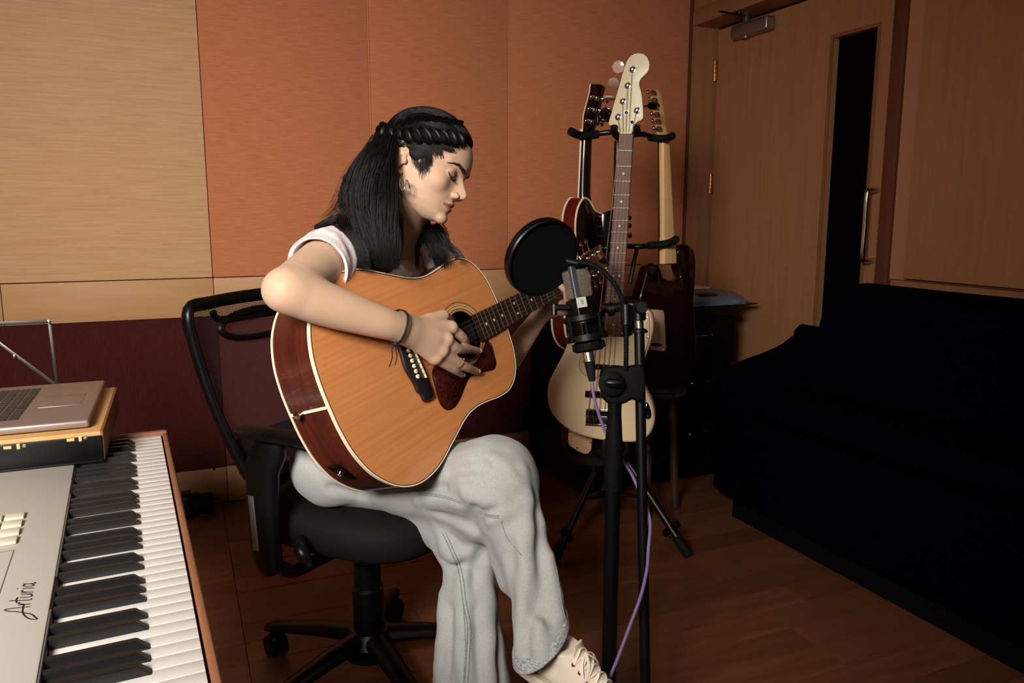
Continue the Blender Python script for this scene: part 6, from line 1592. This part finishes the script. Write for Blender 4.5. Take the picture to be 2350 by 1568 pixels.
# swept-back strands over the scalp, following the cap
def capstr(name, lines, cnt, jit, r=.00034):
    allp, allr = [], []; n = 16; t = np.linspace(0, 1, n)
    for ln in lines:
        base = cr([V((x, y, 0)) for x, y in ln], 6)
        for c in range(int(cnt*1.6)):
            dx, dy = random.uniform(-jit, jit), random.uniform(-jit, jit); e_ = random.uniform(.2, 2.2); path = []
            for i, p_ in enumerate(base):
                tt = i/(len(base)-1); x, y = p_.x+dx*(1-.4*tt)+1.2*math.sin(6*tt+dx), p_.y+dy*(1-.4*tt)
                h_ = hit(bvR, x, y, .0004*e_); h2 = hit(bvH, x, y, .0003)
                if h_ is None or (h2 is not None and (h2-CAM).length < (h_-CAM).length): h_ = h2
                if h_ is not None and (not path or (h_-path[-1]).length < .02): path.append(h_)
            if len(path) < 5: continue
            allp.append(resamp(path, n)); allr.append(r*random.uniform(.6, 1.2)*np.sqrt(np.sin(np.pi*(t*.94+.03))))
    return tube_set(name, allp, np.array(allr), M['hair_strand'], hair)
capstr('scalp_strands', [
 [(1075, 325), (1055, 290), (1020, 265), (975, 252), (930, 258), (895, 280)],
 [(1070, 338), (1040, 305), (1000, 285), (950, 275), (905, 288)],
 [(1045, 345), (1015, 335), (980, 335), (940, 330), (900, 320), (875, 320)],
 [(1010, 350), (985, 340), (950, 332), (915, 330), (885, 335)],
 [(988, 375), (970, 352), (945, 335), (910, 330), (875, 340)],
 [(908, 340), (885, 350), (865, 375), (850, 400)],
 [(974, 384), (974, 365), (976, 345), (982, 320)], [(985, 378), (985, 355), (992, 330)], [(1010, 358), (1008, 340), (1012, 320)], [(1035, 345), (1030, 330), (1030, 315)], [(1060, 338), (1052, 325), (1048, 310)],
 [(900, 300), (875, 340), (850, 390), (835, 440)], [(930, 270), (890, 300), (865, 340), (840, 390)]], 60, 9)
# braid around the crown: two rows of plump lobes
def lobe(px, py, ang, L_, W_, off):
    c = hit(bvR, px, py, off)
    if c is None: return
    ax_ = (Rt*math.cos(ang)-Up*math.sin(ang)).normalized(); Rr_ = fr(ax_, Fw); o3 = ax_.cross(Fw).normalized()
    B().ell(c, (L_, W_, W_*.95), Rr_, 18, 12).build('braid_lobe', M['hair'], hair)
    b = B()
    for k_ in range(34):
        a = -1.4+.085*k_; jj = random.uniform(.98, 1.07)
        b.tube(cr([c+ax_*(L_*1.02*math.cos(t))+(o3*math.sin(a)-Fw*math.cos(a))*W_*1.03*jj*math.sin(t) for t in np.linspace(.1, math.pi-.1, 5)], 2), .00034, 3)
    b.build('braid_strands', M['hair_strand'], hair, kind='stuff')
main = [(1056, 322, 1.25), (1038, 318, 1.15), (1018, 314, 1.10), (998, 312, 1.05), (977, 311, 1.1), (956, 312, 1.15), (935, 313, 1.2), (915, 312, 1.3), (896, 308, 1.5), (880, 302, 1.8)]
for i, (x, y, a) in enumerate(main): lobe(x, y, a-.12+.08*math.sin(i*2.3), .0205-.0008*abs(i-4)+.0012*math.sin(i*1.7), .0108, -.0018)
for i in range(11):
    x = 1050-17*i; y = 284-14*math.sin(math.pi*(i/10))+ (i*.9); lobe(x, y, 2.7-.04*i, .0150, .0070, -.0035)
for x, y, a in ((877, 290, .9), (868, 300, 1.2), (864, 312, 1.5), (863, 323, 1.7)): lobe(x+5, y+2, a, .012, .008, .0)
# fine sideburn, temple and baby hairs
allp = []
def wisp(x0, y0, x1, y1, bow=0):
    q = []
    for t in np.linspace(0, 1, 7):
        x = x0+(x1-x0)*t+bow*math.sin(math.pi*t); y = y0+(y1-y0)*t; h_ = hit(bvH, x, y, .0005+.0006*(1-t)); h2 = hit(bvR, x, y, .0004)
        if h2 is not None and (h_ is None or (h2-CAM).length < (h_-CAM).length): h_ = h2
        if h_ is None or (q and (h_-q[-1]).length > .012): return
        q.append(h_)
    allp.append(resamp(q, 8))
for i in range(110):
    x = random.uniform(960, 984); wisp(x, 372+random.uniform(-4, 8), x+random.uniform(-1, 6), 388+random.random()*26*(1-abs(x-968)/22)+4, random.uniform(-2, 2))
for i in range(300):
    t = random.random(); x = 984+92*t; y = np.interp(x, [984, 1000, 1020, 1042, 1076], [378, 362, 348, 342, 334]); wisp(x-random.uniform(4, 14), y-random.uniform(14, 30), x+random.uniform(-4, 4), y+random.uniform(-6, 7), random.uniform(-3, 1))
for i in range(60):
    x = random.uniform(946, 964); wisp(x-4, 350, x+random.uniform(-2, 5), np.interp(x, [946, 964], [378, 398])+random.uniform(-4, 6), random.uniform(-2, 1))
t8 = np.linspace(0, 1, 8)
tube_set('baby_hair', allp, np.array([.00026*random.uniform(.6, 1.2)*(1-.8*t8**2) for _ in allp]), M['hair_strand'], hair)
# ================================================================== JEWELLERY
br = thing('bracelet', P(912, 750, 1.37), 'thin black cord bracelet with hanging ends on the strumming wrist', 'bracelet')
wc = P(912, 750, 1.398); wdir = (wr_-P(885, 744, 1.385)).normalized(); u1 = wdir.cross(Fw).normalized(); u2 = wdir.cross(u1)
for o2, rr in ((-.0015, .0300), (.0015, .0302)):
    B().tube([wc+wdir*(o2+.0015*math.sin(3*t))+u1*rr*math.cos(t)*1.02+u2*rr*math.sin(t) for t in np.linspace(0, 2*math.pi, 40, endpoint=False)], .0015, 8, closed=True).build('cord', M['cord'], br)
kk = P(908, 790, 1.385); B().ell(kk, (.004, .004, .005)).build('knot', M['cord'], br)
B().tube(cr([kk, P(900, 800, 1.37), P(900, 822, 1.372), P(893, 842, 1.372)], 5), .0011, 7).build('cord_end', M['cord'], br)
B().tube(cr([kk, P(909, 805, 1.368), P(911, 820, 1.37), P(907, 838, 1.372)], 5), .0011, 7).build('cord_end', M['cord'], br)
rg = thing('ring', fng['ring'][0][0].lerp(fng['ring'][0][1], .75), 'thin gold ring with a small stone on the ring finger', 'ring')
rc_ = fng['ring'][0][0].lerp(fng['ring'][0][1], .82); rd_ = (fng['ring'][0][1]-fng['ring'][0][0]).normalized(); u1 = (GN-rd_*GN.dot(rd_)).normalized(); u2 = rd_.cross(u1)
B().tube([rc_+u1*.0108*math.cos(t)+u2*.0108*math.sin(t) for t in np.linspace(0, 2*math.pi, 32, endpoint=False)], .0009, 6, closed=True).build('band', M['gold'], rg)
st2 = rc_+(u1*.8+u2*-.5).normalized()*.0118; B().ell(st2, (.002, .0026, .002), None, 8, 6).build('stone', M['chrome'], rg)
e0_ = P(928, 414, 1.447)
er_ = thing('earring', e0_, 'small silver hoop earring on the visible ear', 'earring')
for dx_ in (-.0035, .0045):
    b = B(); pts = [e0_+hf*(.0050*math.cos(t)+dx_*1.3)-V((0, 0, .009))+V((0, 0, 1))*(.0105*math.sin(t)) for t in np.linspace(0, 2*math.pi, 20, endpoint=False)]
    b.tube(pts, .0013, 6, closed=True).build('hoop', M['nickel'], er_)
cf = hw(-46, 82, 22); ec = thing('ear_cuff', cf, 'thin gold cuff ring on the upper rim of the ear', 'earring')
B().tube([cf+hf*(.0052*math.cos(t))+hu*(.0048*math.sin(t)) for t in np.linspace(0, 2*math.pi, 24, endpoint=False)], .0011, 6, closed=True).build('band', M['gold'], ec)
